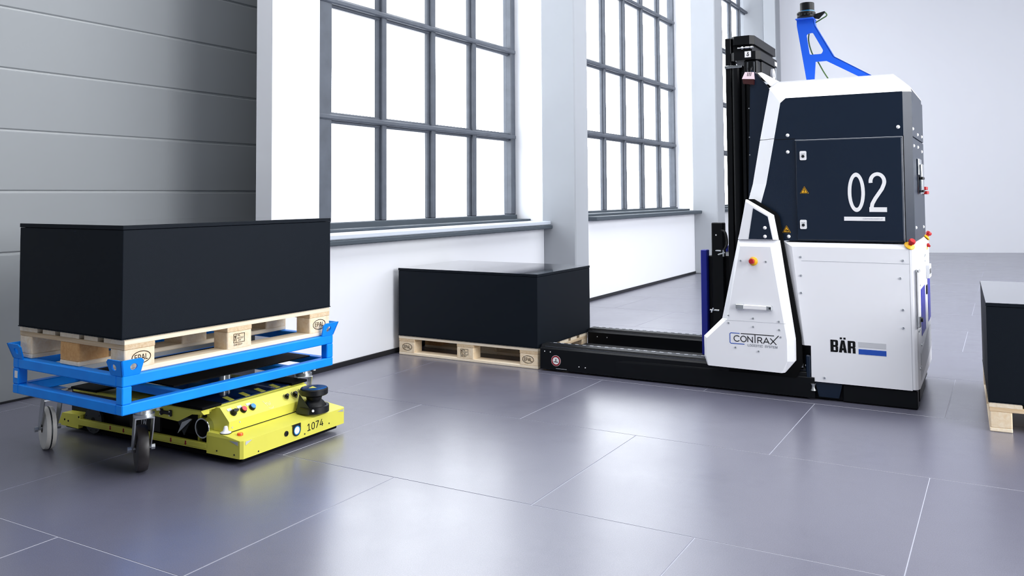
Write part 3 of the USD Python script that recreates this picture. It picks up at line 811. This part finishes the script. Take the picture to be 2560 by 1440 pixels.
hd = end_plate('corner_handle', .0, .045, .455, .77, 'sticker_white', .012, label='long pale handle on the body corner', b=.004)
obj('handle_end', cbox(XE - .002, XE + .014, .0, .046, .455, .52, .004), 'zinc', hd, smooth=False)
obj('handle_end', cbox(XE - .002, XE + .014, .0, .046, .755, .775, .004), 'zinc', hd, smooth=False)
obj('handle_knob', cyl((XE + .012, .03, .497), (XE + .024, .03, .497), .013), 'black_plastic', hd, smooth=30)
end_plate('blue_label', .25, .56, .375, .640, 'panel_blue', .002, label='tall blue information label nearest the corner')
end_plate('blue_label', .80, 1.0, .385, .655, 'panel_blue', .002, label='tall blue information label at the far edge')
end_plate('slot_handle', .66, .73, .57, .625, 'black_plastic', .006)
ep = end_plate('socket_panel', .70, .88, .665, .745, 'sticker_grey_light', .02, label='grey socket panel')
obj('socket_hole', MB().box(XE + .0202, XE + .0215, .72, .75, .69, .72).box(XE + .0202, XE + .0215, .80, .83, .69, .72), 'print_black', ep, smooth=False)
for y, z in ((.05, .43), (.11, .43), (.06, .22), (.13, .22), (.2, .33), (.2, .19), (.2, .67), (.92, .35), (.95, .25), (.6, .81), (.66, .815), (.62, .78)):
    obj('screw', cyl((XE, y, z), (XE + .004, y, z), .007, n=10), 'zinc', body, smooth=30)
obj('end_panel', hull([(XE, .12, .14), (XE, W - .06, .20), (XE, W - .06, .40), (XE, .12, .30), (XE + .003, .13, .15), (XE + .003, W - .07, .21), (XE + .003, W - .07, .39), (XE + .003, .13, .29)]), 'sticker_grey_light', body, smooth=False, label='pale grey lower end panel')


def estop(x, y, z, axis, parent, s=1.0):
    a = np.array(axis, float); a /= np.linalg.norm(a); o = np.array([x, y, z])
    e = obj('emergency_stop', lathe([(0, 0), (.026 * s, 0), (.026 * s, .004), (.019 * s, .010), (.0125 * s, .014), (0, .014)], o, a, 30), 'button_yellow', parent, smooth=40, label='yellow emergency stop base')
    obj('stop_knob', lathe([(0, .013 * s), (.010 * s, .013 * s), (.011 * s, .024 * s), (.016 * s, .026 * s), (.017 * s, .036 * s), (.013 * s, .042 * s), (0, .043 * s)], o, a, 30), 'knob_red', e, smooth=40, label='red mushroom knob')
    return e


estop(2.318, .018, .902, (.45, -.55, .75), tk, 1.1)
estop(2.335, W - .06, .905, (.6, .3, .8), tk, 1.1)
estop(2.34, W - .2, .85, (1, .1, .6), tk, .8)

# navy cabinet
fpoly = [(1.443, .918), (1.540, 1.256), (1.592, 1.527), (1.632, 1.742), (1.664, 1.769), (2.302, 1.769), (2.302, .918)]
opoly = [(1.346, .918), (1.444, 1.257), (1.493, 1.525), (1.556, 1.838), (1.600, 1.872), (2.250, 1.872), (2.337, 1.795), (2.337, .918)]
YF, YO, YB = .022, .085, .90
body_m = prism(opoly, YO, YB, 'xz')
cab = obj('cabinet_core', body_m, 'truck_navy', tk, smooth=False)
obj('cabinet_front', prism(Polygon(fpoly), YF, YO + .01, 'xz'), 'truck_navy', cab, smooth=False)


def band(pairs):
    """bevelled strip between the outer outline (at YO) and the front outline (at YF), a closed thin solid"""
    out = []
    for (o0, f0), (o1, f1) in zip(pairs[:-1], pairs[1:]):
        q = [(o0[0], YO, o0[1]), (f0[0], YF - .002, f0[1]), (o1[0], YO, o1[1]), (f1[0], YF - .002, f1[1])]
        q += [(x, y + .03, z) for x, y, z in q]
        out.append(hull(q))
    return trimesh.util.concatenate(out)


obj('white_trim', band([(opoly[0], fpoly[0]), (opoly[1], fpoly[1]), (opoly[2], fpoly[2])]), 'truck_white', cab, smooth=False, label='white bevelled trim of the slanted front')
obj('white_trim', band([((opoly[2][0], opoly[2][1] + .003), (fpoly[2][0], fpoly[2][1] + .003)), (opoly[3], fpoly[3])]), 'truck_white', cab, smooth=False)
obj('white_trim', band([(opoly[3], fpoly[3]), (opoly[4], fpoly[4])]), 'truck_white', cab, smooth=False)
obj('white_trim', band([(opoly[4], fpoly[4]), (opoly[5], fpoly[5]), (opoly[6], (2.303, 1.770))]), 'truck_white', cab, smooth=False, label='white bevelled front edge of the roof')
rf = [(1.556, 1.838), (1.600, 1.872), (2.250, 1.872), (2.337, 1.795), (2.337, 1.80), (2.252, 1.879), (1.598, 1.879), (1.552, 1.842)]
roof = obj('roof_cover', prism(Polygon(rf).buffer(0), YO, YB, 'xz'), 'truck_white', cab, smooth=False, label='white roof cover')
obj('roof_corner', hull([(2.300, YF - .002, 1.768), (2.345, .060, 1.768), (2.345, .09, 1.768), (2.337, YO, 1.800), (2.337, YO + .02, 1.800), (2.3, .09, 1.768)]), 'truck_white', roof, smooth=False)
obj('corner_post', hull([(2.302, YF, z) for z in (.918, 1.768)] + [(2.345, .062, z) for z in (.925, 1.768)] + [(2.345, .08, z) for z in (.925, 1.768)] + [(2.30, .08, z) for z in (.925, 1.768)]), 'truck_navy', cab, smooth=False)
en = obj('end_door', cbox(2.337, 2.345, .08, YB - .03, .93, 1.512, .002), 'truck_navy', cab, smooth=False, label='navy end door')
obj('end_door', cbox(2.337, 2.345, .08, YB - .03, 1.518, 1.765, .002), 'truck_navy', cab, smooth=False)
for y, z in ((.10, 1.56), (.42, 1.545), (.74, 1.55), (.13, 1.465), (.42, 1.47), (.72, 1.455), (.14, 1.0), (.70, .985)):
    obj('screw', lathe([(0, 0), (.010, 0), (.006, .006), (0, .007)], (2.345, y, z), (1, 0, 0), 12), 'sticker_white', en, smooth=40)
lt = obj('door_latch', MB().box(2.345, 2.358, .30, .50, 1.30, 1.40, .004).box(2.352, 2.372, .33, .45, 1.19, 1.37, .006), 'chrome', en, smooth=False, label='chrome lever latch')
obj('latch_grip', MB().box(2.355, 2.376, .32, .46, 1.275, 1.292, .004).box(2.352, 2.378, .33, .44, 1.200, 1.215, .004), 'black_plastic', lt, smooth=False)
obj('latch_tab', MB().box(2.350, 2.372, .62, .78, 1.215, 1.235, .003).box(2.350, 2.374, .68, .84, 1.188, 1.208, .003), 'knob_red', lt, smooth=False, label='red locking tabs')
# door on the front
dr = obj('cabinet_door', cbox(1.717, 2.293, YF - .010, YF + .004, .925, 1.512, .004), 'truck_navy', cab, smooth=False, label='navy cabinet door with the number')
obj('door_gasket', MB().box(1.712, 2.298, YF - .0012, YF - .0002, 1.5135, 1.5165).box(2.2945, 2.2985, YF - .0012, YF - .0002, .922, 1.5135), 'sticker_grey', dr, smooth=False)
obj('panel_joint', cbox(1.594, 1.715, YF - .0012, YF - .0002, 1.521, 1.5245), 'print_black', cab, smooth=False)
obj('panel_joint', cbox(2.298, 2.303, YF - .0012, YF + .0002, .92, 1.52), 'print_black', cab, smooth=False)
YD = YF - .0102
unit = Point(0, 0).buffer(1, quad_segs=24)
ring0 = affinity.scale(unit, .046, .1125).difference(affinity.scale(unit, .0265, .089))
two = LineString(ell(.001, .060, .036, .0425, 190, -25, 22) + [(.024, .018), (-.012, -.036), (-.028, -.066), (-.0345, -.1025)]).buffer(.0102, cap_style=2, join_style=1).union(sbox(-.0447, -.1125, .048, -.0855)).difference(sbox(-.2, -.2, .2, -.1125))
obj('door_number', flat_on(trimesh.util.concatenate([shape2(ring0), shape2(affinity.translate(two, .112, 0))]), (2.049, YD - .0002, 1.203), (1, 0, 0), (0, 0, 1)), 'sticker_white', dr, smooth=False, label='white number 02')
ub = obj('number_bar', flat_on(shape2(sbox(0, 0, .218, .0235)), (1.980, YD - .0002, 1.0395), (1, 0, 0), (0, 0, 1)), 'sticker_white', dr, smooth=False, label='white bar under the number')
obj('bar_lettering', flat_on(text2('CONTRAXLOGIST.AT', .0075, .106), (2.081, YD - .0011, 1.048), (1, 0, 0), (0, 0, 1)), 'print_faint', ub, smooth=False)
for x, z in ((1.7595, 1.4215), (1.7535, 1.016)):
    q = sbox(-.012, -.02, .012, .02).buffer(.007, quad_segs=4)
    lk = obj('door_lock', flat_on(shape2(q, .004), (x, YD, z), (1, 0, 0), (0, 0, 1)), 'sticker_white', dr, smooth=30, label='white door lock plate')
    obj('lock_barrel', lathe([(0, 0), (.0085, 0), (.0085, .003), (.004, .003), (.004, .001), (0, .001)], (x, YD - .004, z - .004), (0, -1, 0), 20), 'steel_dark', lk, smooth=30)
    obj('lock_print', flat_on(shape2(sbox(-.011, .008, .011, .011)), (x, YD - .0041, z), (1, 0, 0), (0, 0, 1)), 'print_grey', lk, smooth=False)


def warn(x, z, y, parent, kind):
    t = Polygon([(-.0225, 0), (.0225, 0), (0, .039)]).buffer(.0015)
    w_ = obj('warning_sign', flat_on(shape2(t), (x, y - .0002, z), (1, 0, 0), (0, 0, 1)), 'warning_yellow', parent, smooth=False, label='yellow triangular warning sticker')
    rim = t.buffer(-.0015).difference(t.buffer(-.0042))
    g = unary_union([rim, LineString([(.002, .026), (-.003, .016), (.003, .017), (-.001, .006)]).buffer(.0012)]) if kind == 'bolt' else unary_union([rim, sbox(-.002, .007, .011, .0125), LineString([(-.008, .010), (0, .018)]).buffer(.0016)])
    obj('sign_print', flat_on(shape2(g), (x, y - .0011, z), (1, 0, 0), (0, 0, 1)), 'print_black', w_, smooth=False)


warn(1.7625, 1.199, YD, dr, 'bolt')
warn(1.654, .967, YF, cab, 'hand')
for x, z in ((1.671, 1.546), (1.670, 1.446), (2.276, 1.569), (1.666, .943)):
    obj('screw', lathe([(0, 0), (.0105, 0), (.0105, .002), (.006, .007), (0, .008)], (x, YF, z), (0, -1, 0), 14), 'sticker_white', cab, smooth=40)

# white cover of the moving mast carriage, in front of the body
cov_o = [(1.384, .922), (1.280, .446), (1.166, .332), (1.166, .212), (1.184, .157), (1.645, .152), (1.702, .222), (1.702, .345), (1.622, .922)]
cov_i = [(1.402, .884), (1.318, .446), (1.190, .322), (1.184, .214), (1.198, .158), (1.630, .153), (1.664, .222), (1.664, .345), (1.580, .884)]
cover = obj('mast_cover', frustum(cov_o, cov_i, -.055, -.080, -.012), 'truck_white', tk, smooth=False, label='white faceted cover of the mast carriage')
obj('cover_seam', cbox(1.300, 1.66, -.0806, -.0798, .4385, .4402), 'sticker_grey', cover, smooth=False)
up_o = [(1.388, .924), (1.434, 1.164), (1.590, 1.071), (1.616, .924)]
up_i = [(1.390, .926), (1.437, 1.152), (1.570, 1.068), (1.597, .926)]
upc = obj('upper_cover', frustum(up_o, up_i, -.055, -.072, -.012), 'truck_white', cover, smooth=False)
obj('cover_inset', prism([(1.452, .928), (1.482, 1.112), (1.566, 1.062), (1.592, .928)], -.0735, -.071, 'xz'), 'truck_navy', upc, smooth=False, label='navy inset of the upper cover')
for x, z in ((1.549, .996), (1.549, .945)):
    obj('screw', lathe([(0, 0), (.0105, 0), (.0105, .002), (.006, .006), (0, .007)], (x, -.0735, z), (0, -1, 0), 14), 'sticker_white', upc, smooth=40)
back = [(1.395, .30), (1.44, 1.166), (1.470, 1.166), (1.600, 1.086), (1.618, 1.06), (1.645, .88), (1.730, .36), (1.735, .20), (1.70, .12), (1.30, .12)]
obj('cover_backing', prism(back, -.010, .015, 'xz'), 'black_matte', cover, smooth=False, label='black backing plate behind the cover')
estop(1.480, -.080, .797, (-.1, -1, .05), cover, 1.0)
for x, z in ((1.405, .799), (1.553, .797), (1.325, .469), (1.326, .423), (1.472, .459), (1.472, .410), (1.622, .450), (1.623, .402), (1.365, .280), (1.502, .268)):
    bolt(x, z, -.080, .0062, 'zinc', cover)
gh = obj('grab_handle', MB().box(1.376, 1.585, -.100, -.090, .512, .540, .005), 'sticker_white', cover, smooth=False, label='flat white grab handle')
obj('handle_end', cbox(1.374, 1.424, -.1012, -.080, .511, .541, .004), 'zinc', gh, smooth=False)
obj('handle_end', cbox(1.552, 1.587, -.1012, -.080, .511, .541, .004), 'zinc', gh, smooth=False)
obj('screw', cyl((1.574, -.101, .526), (1.574, -.103, .526), .006, n=12), 'steel_dark', gh, smooth=30)
# lettering on the cover
LX, LZ = 1.330, .303
fr = [(0.060, .062), (.008, .062), (.002, .057), (.002, .005), (.008, 0), (.088, 0)]
brand = MB()
wl = .0042
lt_ = []
lt_ += [LineString(ell(.044, .031, .018, .0165, 45, 315)).buffer(wl / 2)]                       # C
lt_ += [LineString(ell(.083, .031, .0165, .0165)).buffer(wl / 2)]                                # O
lt_ += [LineString([(.108, .015), (.108, .047), (.136, .015), (.136, .047)]).buffer(wl / 2, cap_style=2, join_style=2)]  # N
lt_ += [LineString([(.151, .060), (.151, .012)]).buffer(wl / 2, cap_style=2), LineString([(.067, .062), (.262, .062)]).buffer(.002, cap_style=2)]   # T with its long bar
lt_ += [LineString([(.167, .013), (.167, .046), (.184, .046), (.190, .041), (.190, .034), (.184, .029), (.168, .029)]).buffer(wl / 2, cap_style=2), LineString([(.180, .029), (.193, .013)]).buffer(wl / 2, cap_style=2)]  # R
lt_ += [LineString([(.200, .013), (.217, .046), (.234, .013)]).buffer(wl / 2, cap_style=2, join_style=2), LineString([(.207, .023), (.227, .023)]).buffer(wl / 2)]  # A
lt_ += [LineString([(.240, .046), (.274, .011)]).buffer(wl / 2, cap_style=2), LineString([(.240, .011), (.288, .064)]).buffer(wl / 2, cap_style=2)]  # X
obj('cover_logo', flat_on(shape2(unary_union(lt_)), (LX, -.0804, LZ), (1, 0, 0), (0, 0, 1)), 'print_black', cover, smooth=False, label='black lettering CONTRAX')
obj('logo_frame', flat_on(shape2(LineString(fr).buffer(.0019, cap_style=2)), (LX, -.0804, LZ), (1, 0, 0), (0, 0, 1)), 'print_blue', cover, smooth=False, label='blue open frame of the logo')
obj('logo_subtitle', flat_on(text2('LOGISTIC  SYSTEM', .0135, .172), (LX + .108, -.0804, LZ - .010), (1, 0, 0), (0, 0, 1)), 'print_grey', cover, smooth=False, label='grey lettering LOGISTIC SYSTEM')
obj('logo_registered', flat_on(trimesh.util.concatenate([shape2(stroke(ell(0, 0, .0052, .0052, n=20), w=.0009)), shape2(stroke([(-.0018, -.003), (-.0018, .003), (.001, .003), (.0015, .0015), (.0005, .0), (-.0018, 0)], [(0, 0), (.002, -.003)], w=.0008))]), (LX + .299, -.0804, LZ + .056), (1, 0, 0), (0, 0, 1)), 'print_grey', cover, smooth=False)
# machinery between cover and body
ge = obj('carriage_gear', MB().box(1.62, 1.775, .03, .16, .155, .30, .006).box(1.66, 1.76, .0, .04, .135, .155, .003), 'black_plastic', tk, smooth=False)
obj('gear_hub', MB().add(cyl((1.705, .028, .185), (1.735, .028, .185), .014), cyl((1.70, .02, .20), (1.712, .02, .20), .007), cyl((1.745, .024, .19), (1.765, .024, .19), .006)), 'zinc', ge, smooth=30)
obj('end_guard', MB().box(1.752, 1.78, -.002, .02, .11, .255, .006), 'truck_navy', ge, smooth=False)

# mast
def channel(x0, x1, y0, y1, z0, z1, t=.018):
    q = Polygon([(x0, y0), (x1, y0), (x1, y0 + t), (x0 + t, y0 + t), (x0 + t, y1 - t), (x1, y1 - t), (x1, y1), (x0, y1)])
    return prism(q, z0, z1)


for ya, yb in ((.205, .33), (.70, .82)):
    ms = obj('mast_column', MB().box(1.254, 1.290, ya, yb, .12, 2.196, .003), 'mast_black', tk, smooth=False)
    obj('mast_channel', MB().add(cyl((1.318, ya + .022, .15), (1.318, ya + .022, 2.02), .030, n=28)).box(1.292, 1.355, ya + .03, yb, .15, 2.02, .004).box(1.350, 1.375, ya + .012, ya + .04, .15, 1.98, .003).box(1.372, 1.432, ya + .028, yb, .15, 1.95, .004), 'mast_black', ms, smooth=30)
    if ya < .5:
        obj('mast_clamp', MB().box(1.251, 1.361, ya - .012, ya - .004, 2.001, 2.019, .002), 'chrome', ms, smooth=False, label='bright metal clamp strip')
        obj('mast_valve', MB().add(cyl((1.326, ya - .006, 2.045), (1.326, ya - .013, 2.045), .006, n=12), cyl((1.31, ya - .006, 2.05), (1.31, ya - .012, 2.047), .004, n=10)), 'zinc', ms, smooth=30)


def octa(x0, x1, y0, y1, c):
    return Polygon([(x0 + c, y0), (x1 - c, y0), (x1, y0 + c), (x1, y1), (x0, y1), (x0, y0 + c)])


cb = obj('mast_crosshead', prism(octa(1.287, 1.436, .20, .82, .026), 2.148, 2.204), 'mast_black', tk, smooth=False, label='upper black cross beam of the mast')
cb2 = obj('mast_crosshead', prism(octa(1.290, 1.478, .18, .66, .026), 2.046, 2.098), 'mast_black', tk, smooth=False, label='lower black cross beam of the mast')
obj('hydraulic_fitting', MB().add(cyl((1.335, .20, 2.125), (1.435, .20, 2.125), .006), cyl((1.36, .20, 2.125), (1.372, .20, 2.125), .010, n=6), cyl((1.385, .20, 2.125), (1.41, .20, 2.125), .009, n=8), cyl((1.418, .20, 2.125), (1.430, .20, 2.125), .008, n=6)), 'chrome', cb, smooth=30)
obj('crosshead_web', MB().box(1.300, 1.42, .225, .80, 2.099, 2.147), 'mast_black', cb, smooth=False)
bd = obj('badge', cbox(1.385, 1.424, .1785, .1795, 2.060, 2.099), 'sticker_white', cb2, smooth=False, label='white square badge with a black hook')
hk = stroke([(.0, .013), (.004, .010), (.001, .006), (-.002, .004), (.003, .0), (.006, -.005), (.002, -.010), (-.004, -.008), (-.006, -.004)], w=.0042)
obj('badge_print', flat_on(shape2(hk), (1.4045, .1784, 2.0795), (1, 0, 0), (0, 0, 1)), 'print_black', bd, smooth=False)
obj('crosshead_tip', cbox(1.468, 1.479, .60, .67, 2.055, 2.085, .002), 'sticker_grey_light', cb2, smooth=False)
mp_ = obj('mast_head_plate', MB().box(1.375, 1.46, .19, .30, 1.93, 2.045, .008).box(1.40, 1.47, .28, .66, 1.955, 2.045, .006), 'mast_black', tk, smooth=False)
obj('pulley', MB().add(cyl((1.47, .54, 1.985), (1.485, .54, 1.985), .042, n=28), cyl((1.485, .54, 1.985), (1.490, .54, 1.985), .015)), 'sticker_grey_light', mp_, smooth=30, label='pale round pulley')
obj('chain_bolt', MB().add(cyl((1.40, .185, 2.03), (1.40, .185, 1.96), .005), cyl((1.44, .185, 2.03), (1.44, .185, 1.96), .005)), 'steel_dark', mp_, smooth=30)
ml = obj('signal_light', hull([(1.402, .11, 1.958), (1.456, .11, 1.954), (1.402, .17, 1.962), (1.456, .17, 1.958), (1.386, .095, 1.914), (1.460, .095, 1.908), (1.386, .17, 1.914), (1.460, .17, 1.908)]), 'lamp_pink', tk, smooth=False, label='pale signal lamp hanging at the mast')
obj('lamp_lens', hull([(1.388, .097, 1.913), (1.459, .097, 1.907), (1.388, .168, 1.913), (1.459, .168, 1.907), (1.392, .10, 1.884), (1.457, .10, 1.874), (1.392, .165, 1.884), (1.457, .165, 1.874)]), 'lamp_lens_red', ml, smooth=False, label='dark red lamp lens')
for k in range(3):
    obj('lamp_slot', hull([(1.420 + .010 * k, .1085 - .0008, 1.953), (1.423 + .010 * k, .1085 - .0008, 1.953), (1.417 + .010 * k, .1005 - .0008, 1.930), (1.420 + .010 * k, .1005 - .0008, 1.930), (1.42 + .010 * k, .112, 1.953), (1.42 + .010 * k, .104, 1.93)]), 'print_black', ml, smooth=False)
obj('lamp_arm', MB().add(tube([(1.43, .15, 1.958), (1.43, .16, 1.985), (1.43, .19, 2.0)], .006)), 'black_plastic', ml, smooth=30)
sp = obj('side_panel', prism([(1.430, .60), (1.430, 1.880), (1.437, 1.972), (1.455, 1.960), (1.549, 1.846), (1.50, 1.53), (1.40, .95), (1.43, .6)], .122, .135, 'xz'), 'truck_navy', tk, smooth=False, label='navy panel between mast and body')
obj('top_sheet', hull([(1.478, .11, 1.946), (1.484, .11, 1.946), (1.557, .10, 1.858), (1.563, .10, 1.858), (1.478, .30, 1.965), (1.60, .30, 1.888), (1.598, .12, 1.876), (1.50, .12, 1.95)]), 'cream_paper', sp, smooth=False, label='cream slanted top sheet')
for z in (1.73, 1.55, 1.44, 1.2):
    obj('panel_bolt', cyl((1.42, .121, z), (1.42, .119, z), .004, n=8), 'zinc', sp, smooth=False)
# fork carriage
fc = obj('fork_carriage', MB().box(1.110, 1.252, .24, .76, .16, .80, .006).box(1.145, 1.222, .20, .26, .16, 1.014, .005).box(1.145, 1.222, .70, .76, .16, 1.014, .005), 'mast_black', tk, smooth=False)
obj('carriage_bolt', MB().add(cyl((1.176, .20, .935), (1.176, .197, .935), .005, n=10)), 'sticker_white', fc, smooth=False)
obj('carriage_fitting', MB().add(cyl((1.16, .21, .835), (1.21, .19, .835), .006), cyl((1.19, .19, .81), (1.235, .19, .825), .005), cyl((1.225, .19, .80), (1.225, .19, .84), .006)), 'zinc', fc, smooth=30)
obj('carriage_fitting', MB().add(cyl((1.13, .20, .455), (1.19, .20, .455), .007), cyl((1.14, .195, .44), (1.155, .195, .47), .006)), 'chrome', fc, smooth=30)
obj('hose', tube(curve((1.20, .21, .97), (1.235, .20, .95), (1.245, .2, .88), (1.22, .2, .83)), .008), 'cable_black', fc, smooth=True)
obj('load_backrest', cbox(1.072, 1.112, .20, .26, .165, .838, .004), 'carriage_blue', fc, smooth=False, label='blue upright plate of the fork carriage')
obj('load_backrest', cbox(1.072, 1.112, .70, .76, .165, .838, .004), 'carriage_blue', fc, smooth=False)
for y in (.30, .58):
    obj('fork_arm', MB().box(.03, 1.12, y, y + .10, .05, .085, .004).box(1.075, 1.112, y, y + .10, .05, .5, .004), 'mast_black', fc, smooth=False)

# sensor arm on the roof
ap = Polygon([(1.739, 1.879), (1.684, 2.250), (1.684, 2.288), (1.787, 2.282), (1.792, 2.246), (1.900, 2.041), (2.135, 1.893), (2.127, 1.879), (2.085, 1.879), (1.856, 2.016), (1.791, 2.016), (1.781, 1.879)])
hole = Polygon([(1.744, 2.19), (1.776, 2.196), (1.834, 2.082), (1.826, 2.066), (1.760, 2.066)]).buffer(-.008).buffer(.012, quad_segs=4)
arm = obj('sensor_arm', MB().add(prism(ap.buffer(-.006).buffer(.006, quad_segs=3).difference(hole), .300, .312, 'xz')), 'arm_blue', tk, smooth=False, label='bright blue bent sensor bracket on the roof')
flp = [(1.787, 2.282), (1.792, 2.246), (1.900, 2.041), (2.135, 1.893)]
obj('arm_flange', trimesh.util.concatenate([hull([(a[0], .300, a[1]), (b[0], .300, b[1]), (a[0], .36, a[1]), (b[0], .36, b[1]), (a[0] - .006, .300, a[1] - .004), (b[0] - .006, .300, b[1] - .004), (a[0] - .006, .36, a[1] - .004), (b[0] - .006, .36, b[1] - .004)]) for a, b in zip(flp[:-1], flp[1:])]), 'arm_blue', arm, smooth=False)
obj('arm_head_plate', cbox(1.68, 1.79, .27, .38, 2.284, 2.292, .002), 'arm_blue', arm, smooth=False)
ll = obj('lidar', MB().add(lathe([(0, 2.303), (.055, 2.303), (.056, 2.33), (.050, 2.336), (0, 2.336)], (1.738, .32, 0), n=36), lathe([(0, 2.336), (.043, 2.336), (.043, 2.389), (.041, 2.392), (0, 2.392)], (1.744, .32, 0), n=36)), 'mast_black', arm, smooth=30, label='black cylindrical laser sensor')
obj('lidar_band', lathe([(0, 2.3362), (.0445, 2.3362), (.0445, 2.341), (0, 2.341)], (1.744, .32, 0), n=36), 'button_blue', ll, smooth=30)
obj('lidar_bolt', MB().add(*[cyl((1.700 + .02 * k, .262, 2.315), (1.700 + .02 * k, .268, 2.315), .006, n=8) for k in range(5)]), 'steel_dark', ll, smooth=30)
obj('lidar_plug', hull([(1.785, .31, 2.292), (1.785, .33, 2.292), (1.85, .31, 2.322), (1.85, .33, 2.322), (1.785, .31, 2.315), (1.85, .31, 2.329), (1.785, .33, 2.315), (1.85, .33, 2.329), (1.815, .315, 2.283)]), 'black_plastic', ll, smooth=False)
obj('sensor_cable', tube(curve((1.85, .325, 2.325), (1.858, .335, 2.305), (1.82, .345, 2.285), (1.765, .35, 2.25), (1.745, .345, 2.17), (1.765, .335, 2.08), (1.80, .33, 2.02), (1.835, .33, 1.95), (1.875, .33, 1.882)), .0042), 'cable_green', arm, smooth=True)
obj('roof_hook', lathe([(0, 0), (.024, 0), (.024, .012), (.016, .022), (0, .025)], (2.075, .28, 1.879)), 'truck_white', roof, smooth=40)
